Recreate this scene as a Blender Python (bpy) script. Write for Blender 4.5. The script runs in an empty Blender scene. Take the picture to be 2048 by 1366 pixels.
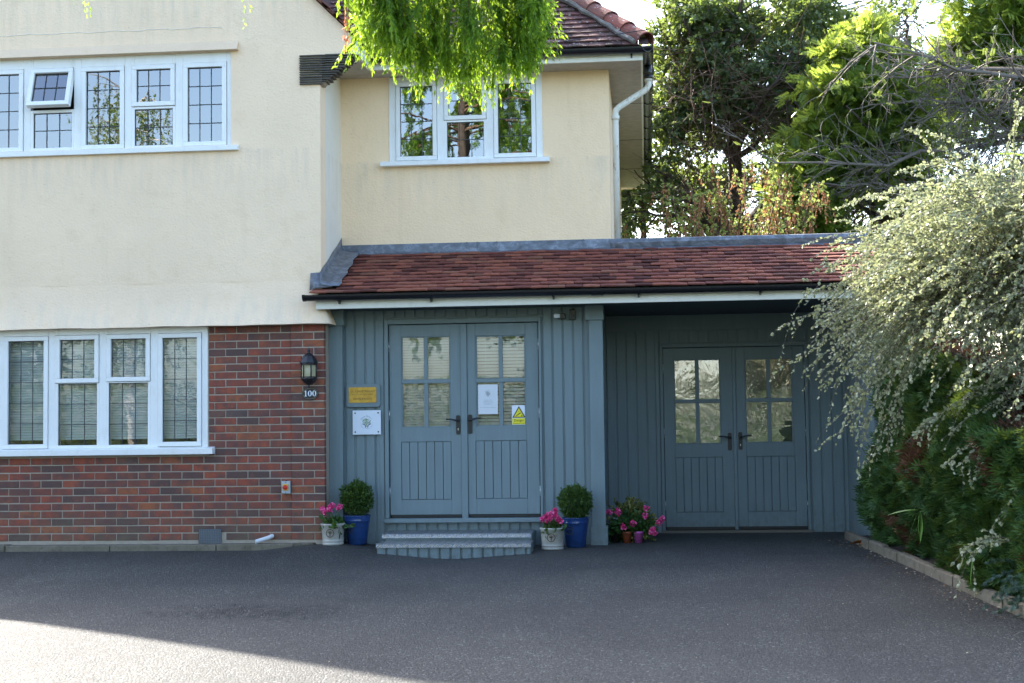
import bpy, math, random
import numpy as np
from mathutils import Vector, Matrix, Euler
from math import radians, sin, cos, tan, pi

random.seed(7)
rng = np.random.default_rng(11)
scene = bpy.context.scene
COL = scene.collection

# ------------------------------------------------------------------ camera
EYE = Vector((0, 0, 1.165))
_p, _y, _r = radians(3.399), radians(5.349), radians(-.7696)
_f = Vector((-sin(_y) * cos(_p), cos(_y) * cos(_p), sin(_p)))
_ri = Vector((cos(_y), sin(_y), 0)); _up = _ri.cross(_f)
R_ = cos(_r) * _ri + sin(_r) * _up; U_ = -sin(_r) * _ri + cos(_r) * _up
cd = bpy.data.cameras.new('camera'); cam = bpy.data.objects.new('camera', cd); COL.objects.link(cam)
cam.matrix_world = Matrix(((R_.x, U_.x, -_f.x, EYE.x), (R_.y, U_.y, -_f.y, EYE.y), (R_.z, U_.z, -_f.z, EYE.z), (0, 0, 0, 1)))
cd.sensor_width = 36; cd.lens = 2844 / 2048 * 36; cd.clip_start = .1; cd.clip_end = 2000
cd.dof.use_dof = True; cd.dof.focus_distance = 14.0; cd.dof.aperture_fstop = 7.0
scene.camera = cam

# ------------------------------------------------------------------ light
SUN_H = Vector((-.6, .8, 0)); ELEV = radians(40)
SUN = Vector((SUN_H.x * cos(ELEV), SUN_H.y * cos(ELEV), sin(ELEV)))
w = bpy.data.worlds.new("World"); scene.world = w; w.use_nodes = True
nt = w.node_tree; nt.nodes.clear()
sky = nt.nodes.new('ShaderNodeTexSky'); sky.sky_type = 'NISHITA'; sky.sun_disc = False
sky.sun_elevation = ELEV; sky.sun_rotation = math.atan2(SUN.x, SUN.y)
sky.air_density = 1.0; sky.dust_density = 2.2; sky.ozone_density = 1.0
bg = nt.nodes.new('ShaderNodeBackground'); bg.inputs[1].default_value = .12
wo = nt.nodes.new('ShaderNodeOutputWorld')
nt.links.new(sky.outputs[0], bg.inputs[0]); nt.links.new(bg.outputs[0], wo.inputs[0])
ld = bpy.data.lights.new('sun', 'SUN'); ld.energy = 3.2; ld.angle = radians(.5); ld.color = (1, .94, .84)
lo = bpy.data.objects.new('sun', ld); COL.objects.link(lo); lo.rotation_euler = SUN.to_track_quat('Z', 'Y').to_euler()
lo.location = (-20, 26, 30)
vs = scene.view_settings; vs.view_transform = 'Standard'; vs.look = 'None'; vs.gamma = 1
vs.exposure = 2.66; vs.use_curve_mapping = False
scene.render.engine = 'CYCLES'
scene.cycles.max_bounces = 8; scene.cycles.transparent_max_bounces = 12
scene.cycles.diffuse_bounces = 4; scene.cycles.glossy_bounces = 4

# ------------------------------------------------------------------ materials
class N:
    def __init__(s, name):
        s.m = bpy.data.materials.new(name); s.m.use_nodes = True; s.t = s.m.node_tree; s.t.nodes.clear()
        s.out = s.t.nodes.new('ShaderNodeOutputMaterial')
    def n(s, t, **k):
        d = s.t.nodes.new(t)
        for a, b in k.items():
            if a.startswith('i_'): d.inputs[a[2:]].default_value = b
            elif a.startswith('n_'): d.inputs[int(a[2:])].default_value = b
            else: setattr(d, a, b)
        return d
    def l(s, a, b): s.t.links.new(a, b)
    def pos(s, sc=(1, 1, 1)):
        g = s.n('ShaderNodeNewGeometry'); m = s.n('ShaderNodeMapping'); m.inputs['Scale'].default_value = sc
        s.l(g.outputs['Position'], m.inputs['Vector']); return m.outputs[0]
    def noise(s, scale, vec=None, detail=4, rough=.55, dist=0):
        d = s.n('ShaderNodeTexNoise'); d.inputs['Scale'].default_value = scale; d.inputs['Detail'].default_value = detail
        d.inputs['Roughness'].default_value = rough; d.inputs['Distortion'].default_value = dist
        s.l(vec if vec is not None else s.pos(), d.inputs['Vector']); return d.outputs['Fac']
    def ramp(s, fac, stops, interp='LINEAR'):
        d = s.n('ShaderNodeValToRGB'); e = d.color_ramp.elements; d.color_ramp.interpolation = interp
        while len(e) < len(stops): e.new(.5)
        for i, (p, c) in enumerate(stops):
            e[i].position = p; e[i].color = (c[0], c[1], c[2], 1) if hasattr(c, '__len__') else (c, c, c, 1)
        s.l(fac, d.inputs[0]); return d.outputs[0]
    def mix(s, a, b, fac, mode='MIX'):
        d = s.n('ShaderNodeMixRGB'); d.blend_type = mode
        for i, v in ((0, fac), (1, a), (2, b)):
            if isinstance(v, (int, float)): d.inputs[i].default_value = v
            elif isinstance(v, tuple): d.inputs[i].default_value = (v[0], v[1], v[2], 1)
            else: s.l(v, d.inputs[i])
        return d.outputs[0]
    def math(s, op, a, b=0.):
        d = s.n('ShaderNodeMath'); d.operation = op
        for i, v in ((0, a), (1, b)):
            if isinstance(v, (int, float)): d.inputs[i].default_value = v
            else: s.l(v, d.inputs[i])
        return d.outputs[0]
    def bump(s, h, strength=.3, dist=.01):
        d = s.n('ShaderNodeBump'); d.inputs['Strength'].default_value = strength; d.inputs['Distance'].default_value = dist
        s.l(h, d.inputs['Height']); return d.outputs[0]
    def principled(s, col, rough=.6, bump=None, metal=0, spec=.5, coat=0):
        d = s.n('ShaderNodeBsdfPrincipled')
        for k, v in (('Base Color', col), ('Roughness', rough), ('Metallic', metal), ('Specular IOR Level', spec), ('Coat Weight', coat)):
            if isinstance(v, tuple): d.inputs[k].default_value = (v[0], v[1], v[2], 1)
            elif isinstance(v, (int, float)): d.inputs[k].default_value = v
            else: s.l(v, d.inputs[k])
        if bump is not None: s.l(bump, d.inputs['Normal'])
        s.l(d.outputs[0], s.out.inputs[0]); return d

def M_plain(name, col, rough=.5, metal=0, var=.08, scale=9, bump=0, coat=0):
    a = N(name); f = a.noise(scale, detail=5)
    c = a.mix(tuple(max(0, x * (1 - var * 2)) for x in col), tuple(min(1, x * (1 + var)) for x in col), f)
    b = a.bump(a.noise(scale * 8), bump, .004) if bump else None
    a.principled(c, rough, b, metal, coat=coat); return a.m

def M_render(name, col, grime=True):
    a = N(name)
    big = a.noise(.9, detail=5); med = a.noise(5, detail=6, rough=.65)
    c = a.mix(tuple(x * .90 for x in col), col, a.ramp(big, [(.3, 0), (.65, 1)]))
    c = a.mix(c, (col[0] * .86, col[1] * .82, col[2] * .76), a.ramp(med, [(.55, 0), (.75, .5)]))
    # vertical rain streaks and fine pits of dirt
    st = a.noise(7, a.pos((1, 1, .08)), detail=4)
    c = a.mix(c, (col[0] * .8, col[1] * .78, col[2] * .74), a.ramp(st, [(.58, 0), (.78, .35)]))
    pit = a.noise(55, a.pos((1, 1, 1.4)), detail=3, rough=.6)
    c = a.mix(c, (col[0] * .55, col[1] * .5, col[2] * .42), a.ramp(pit, [(.66, 0), (.74, .65)]))
    sp = a.n('ShaderNodeSeparateXYZ'); a.l(a.pos(), sp.inputs[0])
    def band(z0, z1):
        r = a.n('ShaderNodeMapRange'); r.inputs[1].default_value = z0; r.inputs[2].default_value = z1; a.l(sp.outputs[2], r.inputs[0]); return r.outputs[0]
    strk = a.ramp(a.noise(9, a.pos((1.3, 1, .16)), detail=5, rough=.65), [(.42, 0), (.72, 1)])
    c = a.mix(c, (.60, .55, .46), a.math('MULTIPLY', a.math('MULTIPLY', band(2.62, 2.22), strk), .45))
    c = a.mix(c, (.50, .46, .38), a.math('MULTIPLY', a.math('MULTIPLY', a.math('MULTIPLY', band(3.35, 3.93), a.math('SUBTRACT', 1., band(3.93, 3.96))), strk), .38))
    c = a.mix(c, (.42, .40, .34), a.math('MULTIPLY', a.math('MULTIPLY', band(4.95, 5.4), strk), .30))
    cr = a.n('ShaderNodeTexVoronoi'); cr.feature = 'DISTANCE_TO_EDGE'; cr.inputs['Scale'].default_value = .55
    wv = a.n('ShaderNodeVectorMath'); wv.operation = 'ADD'; nz = a.n('ShaderNodeTexNoise'); nz.inputs['Scale'].default_value = 2.5; a.l(a.pos(), nz.inputs['Vector'])
    a.l(a.pos((1, 1, 1.6)), wv.inputs[0]); a.l(nz.outputs['Color'], wv.inputs[1]); a.l(wv.outputs[0], cr.inputs['Vector'])
    crk = a.math('MULTIPLY', a.ramp(cr.outputs['Distance'], [(0, 1), (.004, 0)]), a.ramp(big, [(.5, 0), (.6, .12)])); c = a.mix(c, (.40, .36, .30), crk)
    v = a.n('ShaderNodeTexVoronoi'); v.inputs['Scale'].default_value = 42; a.l(a.pos((1, 1, 1.25)), v.inputs['Vector'])
    h = a.math('ADD', a.math('MULTIPLY', v.outputs['Distance'], .7), a.noise(38, detail=4))
    h = a.math('ADD', h, a.math('MULTIPLY', a.noise(2.2, detail=3), 5.5))
    a.principled(c, .92, a.bump(h, .5, .0055), spec=.2); return a.m

def M_paint(name, col, rough=.45):
    a = N(name); g = a.noise(14, a.pos((3.5, 3.5, .35)), detail=5, rough=.6); b = a.noise(2.3, detail=4)
    c = a.mix(tuple(x * .88 for x in col), tuple(x * 1.08 for x in col), b)
    c = a.mix(c, tuple(x * .8 for x in col), a.ramp(g, [(.55, 0), (.8, .45)]))
    sp = a.noise(60, detail=2); c = a.mix(c, (.45, .5, .5), a.ramp(sp, [(.76, 0), (.80, .5)]))
    zz = a.n('ShaderNodeSeparateXYZ'); a.l(a.pos(), zz.inputs[0]); mr = a.n('ShaderNodeMapRange'); mr.inputs[1].default_value = .32; mr.inputs[2].default_value = .02; a.l(zz.outputs[2], mr.inputs[0])
    c = a.mix(c, (.10, .10, .09), a.math('MULTIPLY', mr.outputs[0], a.ramp(a.noise(17, detail=6, rough=.7), [(.4, 0), (.7, .6)])))
    c = a.mix(c, tuple(x * 1.18 for x in col), a.ramp(a.noise(3, a.pos((9, 9, .5)), detail=3), [(.5, 0), (.75, .5)]))
    a.principled(c, rough, a.bump(g, .25, .003), spec=.35); return a.m

def M_white(name, col=(.8, .81, .8)):
    a = N(name); st = a.noise(6, a.pos((1.5, 1.5, .6)), detail=6, rough=.7)
    c = a.mix(col, (.62, .60, .52), a.ramp(st, [(.5, 0), (.8, .5)]))
    a.principled(c, .35, a.bump(a.noise(50), .08, .002), spec=.4); return a.m

def M_brick():
    a = N('clay brick'); oi = a.n('ShaderNodeObjectInfo'); r = oi.outputs['Random']
    base = a.ramp(r, [(0, (.095, .062, .055)), (.12, (.14, .07, .058)), (.32, (.22, .075, .052)), (.5, (.27, .072, .046)), (.72, (.31, .082, .048)), (.9, (.22, .085, .055)), (.97, (.36, .11, .045)), (1, (.12, .085, .075))])
    # each brick has its own blotches
    ad = a.n('ShaderNodeVectorMath'); ad.operation = 'ADD'; cmb = a.n('ShaderNodeCombineXYZ')
    a.l(a.math('MULTIPLY', r, 37.), cmb.inputs[0]); a.l(a.math('MULTIPLY', r, 91.), cmb.inputs[2])
    a.l(a.pos(), ad.inputs[0]); a.l(cmb.outputs[0], ad.inputs[1])
    bl = a.noise(9, ad.outputs[0], detail=4, rough=.6); fine = a.noise(70, detail=4)
    c = a.mix(base, (.10, .065, .06), a.ramp(bl, [(.38, 0), (.66, .85)]))
    c = a.mix(c, (.36, .12, .06), a.ramp(bl, [(.2, .45), (.42, 0)]))
    c = a.mix(c, (.34, .28, .25), a.ramp(fine, [(.62, 0), (.8, .5)]))
    gz = a.n('ShaderNodeSeparateXYZ'); a.l(a.pos(), gz.inputs[0])
    low = a.n('ShaderNodeMapRange'); low.inputs[1].default_value = .5; low.inputs[2].default_value = .08; a.l(gz.outputs[2], low.inputs[0])
    alg = a.math('MULTIPLY', low.outputs[0], a.ramp(a.noise(5, detail=5), [(.35, 0), (.75, .7)]))
    c = a.mix(c, (.17, .135, .085), alg)
    a.principled(c, .85, a.bump(a.math('ADD', fine, bl), .6, .004), spec=.25); return a.m

def M_tile(name, lo=(.13, .04, .032), mid=(.20, .062, .045), hi=(.28, .09, .056), lichen=0.):
    a = N(name); oi = a.n('ShaderNodeObjectInfo'); at = a.n('ShaderNodeAttribute'); at.attribute_name = 'rnd'
    r = a.math('FRACT', a.math('ADD', oi.outputs['Random'], at.outputs['Fac']))
    c = a.ramp(r, [(0, tuple(x * .6 for x in lo)), (.12, lo), (.45, mid), (.8, hi), (.95, (hi[0] * .8, hi[1] * 1.05, hi[2] * 1.1)), (1, tuple(x * .7 for x in lo))])
    f = a.noise(22, detail=5, rough=.65); c = a.mix(c, tuple(x * .45 for x in lo), a.ramp(f, [(.5, 0), (.75, .6)]))
    if lichen:
        v = a.noise(34, detail=3, rough=.5); c = a.mix(c, (.55, .54, .5), a.ramp(v, [(.66 - lichen * .02, 0), (.70, .9)]))
        g = a.noise(7, detail=5); c = a.mix(c, (.07, .065, .055), a.ramp(g, [(.45, 0), (.75, .7)]))
    a.principled(c, .8, a.bump(f, .5, .004), spec=.3); return a.m

def M_leaf(name, lo, mid, hi, rough=.45, trans=.35, trcol=None, spec=.4):
    a = N(name); at = a.n('ShaderNodeAttribute'); at.attribute_name = 'rnd'
    c = a.ramp(at.outputs['Fac'], [(0, lo), (.5, mid), (1, hi)])
    b = a.n('ShaderNodeBsdfPrincipled'); a.l(c, b.inputs['Base Color']); b.inputs['Roughness'].default_value = rough; b.inputs['Specular IOR Level'].default_value = spec
    t = a.n('ShaderNodeBsdfTranslucent')
    tc = a.mix(c, trcol or (.5, .65, .08), .5 if trcol is None else .6)
    a.l(tc, t.inputs[0]); mx = a.n('ShaderNodeMixShader'); mx.inputs[0].default_value = trans
    a.l(b.outputs[0], mx.inputs[1]); a.l(t.outputs[0], mx.inputs[2]); a.l(mx.outputs[0], a.out.inputs[0]); return a.m

def M_glass(name, wav=.0, refl=1.5, tint=(.9, .95, .93), wscale=4, mult=7.5):
    a = N(name); tr = a.n('ShaderNodeBsdfTransparent'); tr.inputs[0].default_value = (*tint, 1)
    gl = a.n('ShaderNodeBsdfGlossy'); gl.inputs['Roughness'].default_value = .008
    fr = a.n('ShaderNodeFresnel'); fr.inputs[0].default_value = refl
    if wav:
        b = a.bump(a.noise(wscale, detail=3, rough=.5, dist=.8), wav, .02); a.l(b, gl.inputs['Normal'])
    f = a.math('MINIMUM', a.math('MULTIPLY', fr.outputs[0], mult), 1.)   # two sheets of a sealed unit
    mx = a.n('ShaderNodeMixShader'); a.l(f, mx.inputs[0]); a.l(tr.outputs[0], mx.inputs[1]); a.l(gl.outputs[0], mx.inputs[2])
    a.l(mx.outputs[0], a.out.inputs[0]); return a.m

def M_asphalt():
    a = N('asphalt'); f = a.noise(75, detail=4, rough=.75); m = a.noise(28, detail=4, rough=.7); b = a.noise(.8, detail=5)
    v = a.n('ShaderNodeTexVoronoi'); v.inputs['Scale'].default_value = 95; a.l(a.pos(), v.inputs['Vector'])
    sepc = a.n('ShaderNodeSeparateColor'); a.l(v.outputs['Color'], sepc.inputs[0])
    c = a.ramp(sepc.outputs[0], [(0, (.026, .026, .0245)), (.35, (.043, .043, .040)), (.85, (.067, .066, .061)), (.95, (.11, .11, .108)), (1, (.22, .22, .21))])
    c = a.mix(c, (.012, .013, .014), a.ramp(f, [(.5, 0), (.66, .85)]))
    c = a.mix(c, a.mix(c, (.75, .75, .78), 1., 'MULTIPLY'), a.ramp(b, [(.4, 0), (.62, 1)]))
    c = a.mix(c, (.095, .075, .055), a.ramp(a.noise(3.1, detail=6, rough=.7), [(.6, 0), (.8, .35)]))
    # coarse dark rutted patch where the surface has heaved, faint tyre paths, one meandering crack
    mp = a.n('ShaderNodeMapping'); mp.inputs['Location'].default_value = (2.5 / 1.3, -8.95 / .8, 0); mp.inputs['Scale'].default_value = (1 / 1.3, 1 / .8, 1); g0 = a.n('ShaderNodeNewGeometry'); a.l(g0.outputs['Position'], mp.inputs['Vector'])
    ln = a.n('ShaderNodeVectorMath'); ln.operation = 'LENGTH'; a.l(mp.outputs[0], ln.inputs[0]); pm = a.ramp(a.math('ADD', ln.outputs['Value'], a.math('MULTIPLY', a.noise(4, detail=5), .8)), [(.75, 1), (1.25, 0)])
    c = a.mix(c, (.012, .012, .013), a.math('MULTIPLY', pm, a.ramp(a.noise(14, detail=6, rough=.75), [(.40, 0), (.55, .9)])))
    ty = a.noise(.9, a.pos((1.6, .12, 1)), detail=3); c = a.mix(c, a.mix(c, (1.22, 1.22, 1.2), 1., 'MULTIPLY'), a.ramp(ty, [(.48, 0), (.62, .8)]))
    ck = a.n('ShaderNodeTexVoronoi'); ck.feature = 'DISTANCE_TO_EDGE'; ck.inputs['Scale'].default_value = .33; nz = a.n('ShaderNodeTexNoise'); nz.inputs['Scale'].default_value = 1.6; nz.inputs['Detail'].default_value = 6; a.l(a.pos(), nz.inputs['Vector'])
    wv = a.n('ShaderNodeVectorMath'); wv.operation = 'ADD'; a.l(a.pos(), wv.inputs[0]); a.l(nz.outputs['Color'], wv.inputs[1]); a.l(wv.outputs[0], ck.inputs['Vector'])
    ckm = a.ramp(ck.outputs['Distance'], [(0, 1), (.0035, 0)]); c = a.mix(c, (.018, .018, .018), a.math('MULTIPLY', ckm, a.ramp(b, [(.45, 0), (.55, .9)])))
    sp = a.n('ShaderNodeSeparateXYZ'); a.l(a.pos(), sp.inputs[0]); wr = a.n('ShaderNodeMapRange'); wr.inputs[1].default_value = 13.1; wr.inputs[2].default_value = 13.5; a.l(sp.outputs[1], wr.inputs[0])
    c = a.mix(c, (.075, .068, .05), a.math('MULTIPLY', wr.outputs[0], a.ramp(a.noise(6, detail=6, rough=.7), [(.45, 0), (.7, .7)])))
    h = a.math('ADD', a.math('MULTIPLY', v.outputs['Distance'], -1.), a.math('ADD', m, a.math('MULTIPLY', pm, a.math('MULTIPLY', a.noise(14, detail=4), 3.))))
    a.principled(c, .70, a.bump(h, 1., .011), spec=.4); return a.m

def M_concrete(name='concrete', col=(.33, .31, .26)):
    a = N(name); f = a.noise(45, detail=5, rough=.7); b = a.noise(4, detail=5)
    c = a.mix(tuple(x * .62 for x in col), tuple(x * 1.15 for x in col), f)
    c = a.mix(c, (.12, .105, .07), a.ramp(b, [(.4, 0), (.65, .6)])); c = a.mix(c, (.06, .055, .04), a.ramp(a.noise(13, detail=6, rough=.75), [(.5, 0), (.7, .7)]))
    c = a.mix(c, (.6, .58, .5), a.ramp(a.noise(30, detail=2), [(.7, 0), (.76, .6)]))
    a.principled(c, .9, a.bump(f, .7, .006), spec=.2); return a.m

def M_lead():
    a = N('lead sheet'); f = a.noise(11, a.pos((1, 1, 1.5)), detail=6, rough=.7, dist=.6)
    c = a.ramp(f, [(.25, (.07, .075, .085)), (.5, (.14, .155, .18)), (.75, (.30, .33, .38))])
    a.principled(c, .5, a.bump(f, .3, .004), metal=.35); return a.m

def M_tread():
    a = N('chequer plate'); s = a.n('ShaderNodeSeparateXYZ'); a.l(a.pos(), s.inputs[0])
    def bars(dx):
        q = a.n('ShaderNodeTexWave'); q.wave_type = 'BANDS'; q.bands_direction = 'DIAGONAL'; q.inputs['Scale'].default_value = 26
        mp = a.pos((1 if dx else -1, 1, 1)); a.l(mp, q.inputs['Vector']); return q.outputs['Fac']
    ch = a.n('ShaderNodeTexChecker'); ch.inputs['Scale'].default_value = 22; a.l(a.pos(), ch.inputs['Vector'])
    h = a.mix(bars(0), bars(1), ch.outputs['Fac'])
    c = a.mix((.30, .31, .33), (.40, .41, .43), a.ramp(h, [(.45, 0), (.75, 1)]))
    a.principled(c, .38, a.bump(h, .8, .004), metal=.85); return a.m

def M_pot(name, col, dark, rough=.35, coat=.0):
    a = N(name); f = a.noise(16, detail=5, rough=.65)
    c = a.mix(col, dark, a.ramp(f, [(.45, 0), (.8, .7)])); a.principled(c, rough, a.bump(f, .15, .003), coat=coat); return a.m

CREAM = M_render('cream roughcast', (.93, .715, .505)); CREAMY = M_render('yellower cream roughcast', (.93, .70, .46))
CREAM2 = M_render('smooth cream render', (.80, .74, .64))
BLUE = M_paint('blue grey timber paint', (.178, .232, .248))
WHITE = M_white('white window frame'); WHITE2 = M_white('white fascia paint', (.80, .79, .72))
SOFFIT = M_plain('weathered soffit board', (.50, .45, .38), .8, var=.2, scale=12, bump=.2)
BRICK = M_brick(); MORTAR = M_plain('lime mortar', (.40, .34, .27), .9, var=.15, scale=20, bump=.3)
TILE_LOW = M_tile('red clay tile'); TILE_UP = M_tile('old lichened tile', (.07, .033, .033), (.115, .05, .048), (.15, .06, .05), lichen=1.)
TILE_HIP = M_tile('hip tile clay', (.15, .05, .042), (.21, .065, .05), (.25, .08, .06), lichen=.8)
TILE_VERGE = M_tile('verge tile clay', (.14, .055, .035), (.20, .075, .045), (.24, .09, .05))
CORBEL = M_plain('dark corbel tile', (.085, .075, .062), .8, var=.3, scale=14, bump=.5)
LEAD = M_lead(); CONC = M_concrete('mossy concrete', (.22, .19, .145)); ASPH = M_asphalt()
BLACK = M_plain('black plastic', (.012, .013, .016), .25, var=.1)
BLACKM = M_plain('black painted metal', (.016, .016, .02), .35, var=.1)
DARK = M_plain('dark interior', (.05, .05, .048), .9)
GLASS = M_glass('window glass', .02, 1.5, wscale=2.2)
GLASS2 = M_glass('glass over blinds', .03, 1.5, (.95, .98, .97), 2.2, 2.6)
GLASSW = M_glass('rippled door glass', .16, 1.5, (.8, .82, .78), 3.5)
LEADC = M_plain('lead came', (.035, .04, .045), .5)
BLINDM = M_plain('blind slat', (.72, .78, .80), .5, var=.03)
BLINDW = M_plain('cream blind slat', (.66, .64, .58), .5, var=.03)
FROST = M_plain('translucent film', (.30, .31, .28), .6, var=.4, scale=5)
STEEL = M_plain('hinge steel', (.6, .6, .6), .3, metal=1)
TREAD = M_tread()
BRASS = M_plain('brass plate', (.60, .36, .07), .42, metal=.75, var=.25, scale=25)
ENGR = M_plain('dark engraving', (.08, .045, .015), .6)
SIGNW = M_plain('white acrylic', (.72, .77, .86), .15, var=.01)
YEL = M_plain('safety yellow', (.80, .70, .03), .4, var=.03); INK = M_plain('black ink', (.012, .012, .012), .6)
NAVY = M_plain('navy print', (.10, .14, .22), .6); GRN = M_plain('green print', (.25, .42, .20), .6, var=.3, scale=80)
PAPER = M_plain('laminated paper', (.66, .70, .76), .25, var=.02); GREYINK = M_plain('grey print', (.30, .32, .35), .6)
STONEPOT = M_pot('glazed grey stoneware', (.42, .40, .35), (.20, .19, .16), .45)
BLUEPOT = M_pot('cobalt glaze', (.016, .055, .19), (.010, .022, .075), .25, .4)
TERRA = M_pot('terracotta plastic', (.36, .09, .04), (.22, .06, .03), .5); PINKPOT = M_pot('pink plastic', (.55, .12, .42), (.45, .08, .32), .35)
SOIL = M_plain('soil', (.035, .024, .016), .95, var=.4, scale=40, bump=.8)
BARK = M_plain('bark', (.085, .065, .05), .9, var=.35, scale=18, bump=.6)
TWIG = M_plain('grey twig', (.17, .145, .12), .85, var=.25, scale=30)
TWIGB = M_plain('brown twig', (.14, .085, .055), .85, var=.25, scale=30)
STEMG = M_plain('green stem', (.10, .13, .05), .7)

# ------------------------------------------------------------------ mesh helpers
WL = {}
class MB:
    def __init__(s): s.v = []; s.f = []; s.sm = []
    def add(s, v, f, sm=False):
        o = len(s.v); s.v += [tuple(x) for x in v]; s.f += [tuple(i + o for i in q) for q in f]; s.sm += [sm] * len(f); return s
    def box(s, x0, x1, y0, y1, z0, z1):
        return s.add([(x0, y0, z0), (x1, y0, z0), (x1, y1, z0), (x0, y1, z0), (x0, y0, z1), (x1, y0, z1), (x1, y1, z1), (x0, y1, z1)],
                     [(0, 3, 2, 1), (4, 5, 6, 7), (0, 1, 5, 4), (1, 2, 6, 5), (2, 3, 7, 6), (3, 0, 4, 7)])
    def prism(s, poly, axis, a, b, sm=False):
        """poly: 2D points; axis 'x': (y,z) extruded a..b ; 'y': (x,z) ; 'z': (x,y)"""
        def P(p, t): return {'x': (t, p[0], p[1]), 'y': (p[0], t, p[1]), 'z': (p[0], p[1], t)}[axis]
        n = len(poly); v = [P(p, a) for p in poly] + [P(p, b) for p in poly]
        f = [tuple(range(n)), tuple(range(2 * n - 1, n - 1, -1))] + [(i, i + n, (i + 1) % n + n, (i + 1) % n) for i in range(n)]
        return s.add(v, f, sm)
    def lathe(s, prof, c, seg=28, sx=1., sy=1., a0=0, a1=2 * pi, sm=True):
        full = abs(a1 - a0 - 2 * pi) < 1e-6; k = seg if full else seg + 1; v = []
        for r, z in prof:
            for i in range(k):
                t = a0 + (a1 - a0) * i / seg; v.append((c[0] + r * cos(t) * sx, c[1] + r * sin(t) * sy, c[2] + z))
        f = []
        for j in range(len(prof) - 1):
            for i in range(seg):
                a = j * k + i; b = j * k + (i + 1) % k; f.append((a, b, b + k, a + k))
        return s.add(v, f, sm)
    def tube(s, pts, r, seg=8, cap=True, sm=True):
        pts = [Vector(p) for p in pts]; n = len(pts); rs = r if hasattr(r, '__len__') else [r] * n; v = []; u = None
        for i, p in enumerate(pts):
            d = (pts[min(i + 1, n - 1)] - pts[max(i - 1, 0)]).normalized()
            if u is None: u = d.orthogonal().normalized()
            u = (u - d * u.dot(d)).normalized(); w_ = d.cross(u)
            for k in range(seg):
                t = 2 * pi * k / seg; q = p + (u * cos(t) + w_ * sin(t)) * rs[i]; v.append(q[:])
        f = [(i * seg + k, i * seg + (k + 1) % seg, (i + 1) * seg + (k + 1) % seg, (i + 1) * seg + k) for i in range(n - 1) for k in range(seg)]
        if cap: f += [tuple(range(seg - 1, -1, -1)), tuple(range((n - 1) * seg, n * seg))]
        return s.add(v, f, sm)
    def sphere(s, c, r, seg=12, ring=8, sz=1.):
        return s.lathe([(max(1e-4, r * sin(pi * i / ring)), -r * sz * cos(pi * i / ring)) for i in range(ring + 1)], c, seg)

def new_mesh(name, v, f, sm=None):
    m = bpy.data.meshes.new(name); m.from_pydata(v, [], f)
    if sm is not None and any(sm): m.polygons.foreach_set('use_smooth', sm)
    m.update(); return m

def link(o, parent, world):
    COL.objects.link(o); WL[o.name] = Vector(world)
    if parent is not None: o.parent = parent; o.location = Vector(world) - WL[parent.name]
    else: o.location = world

def tag(o, label=None, cat=None, group=None, kind=None):
    for k, v in (('label', label), ('category', cat), ('group', group), ('kind', kind)):
        if v: o[k] = v
    return o

def thing(name, loc, label, cat, group=None):
    o = bpy.data.objects.new(name, None); o.empty_display_size = .1; link(o, None, loc); return tag(o, label, cat, group)

def obj(name, mb, mat, parent=None, bevel=0, label=None, kind=None):
    a = np.array(mb.v); o3 = Vector(((a[:, 0].min() + a[:, 0].max()) / 2, (a[:, 1].min() + a[:, 1].max()) / 2, a[:, 2].min()))
    m = new_mesh(name, [tuple(q) for q in (a - np.array(o3))], mb.f, mb.sm); m.materials.append(mat)
    o = bpy.data.objects.new(name, m); link(o, parent, o3)
    if bevel:
        b = o.modifiers.new('bevel', 'BEVEL'); b.width = bevel; b.segments = 2; b.limit_method = 'ANGLE'; b.angle_limit = radians(40)
    return tag(o, label, kind=kind)

def bx(name, x0, x1, y0, y1, z0, z1, mat, parent=None, bevel=0, label=None, kind=None):
    return obj(name, MB().box(x0, x1, y0, y1, z0, z1), mat, parent, bevel, label, kind)

def inst(name, mesh, parent, world, rot=None, scale=None):
    o = bpy.data.objects.new(name, mesh); link(o, parent, world)
    if rot is not None: o.rotation_euler = rot
    if scale is not None: o.scale = scale
    return o

def wall_holes(x0, x1, z0, z1, y0, y1, holes):
    """slab in the XZ plane with rectangular openings, butted rectangles"""
    mb = MB(); xs = sorted({x0, x1, *[h[0] for h in holes], *[h[1] for h in holes]}); xs = [x for x in xs if x0 <= x <= x1]
    for a, b in zip(xs, xs[1:]):
        m = (a + b) / 2; cut = sorted([(h[2], h[3]) for h in holes if h[0] < m < h[1]]); z = z0
        for c, d in cut:
            if c > z: mb.box(a, b, y0, y1, z, c)
            z = d
        if z < z1: mb.box(a, b, y0, y1, z, z1)
    return mb

_tc = {}
def text_vf(s, size):
    key = (s, size)
    if key in _tc: return _tc[key]
    c = bpy.data.curves.new('t', 'FONT'); c.body = s; c.size = size; c.align_x = 'CENTER'; c.align_y = 'CENTER'; c.resolution_u = 2
    o = bpy.data.objects.new('t', c); COL.objects.link(o); dg = bpy.context.evaluated_depsgraph_get(); dg.update()
    m = bpy.data.meshes.new_from_object(o.evaluated_get(dg)); v = [tuple(q.co) for q in m.vertices]; f = [tuple(p.vertices) for p in m.polygons]
    bpy.data.objects.remove(o); bpy.data.curves.remove(c); bpy.data.meshes.remove(m); _tc[key] = (v, f); return v, f
def text_on(mb, s, size, x, y, z, rot=0, sx=1.):
    v, f = text_vf(s, size); mb.add([(x + (a * sx * cos(rot) - b * sin(rot)), y, z + (a * sx * sin(rot) + b * cos(rot))) for a, b, _ in v], f)

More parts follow.
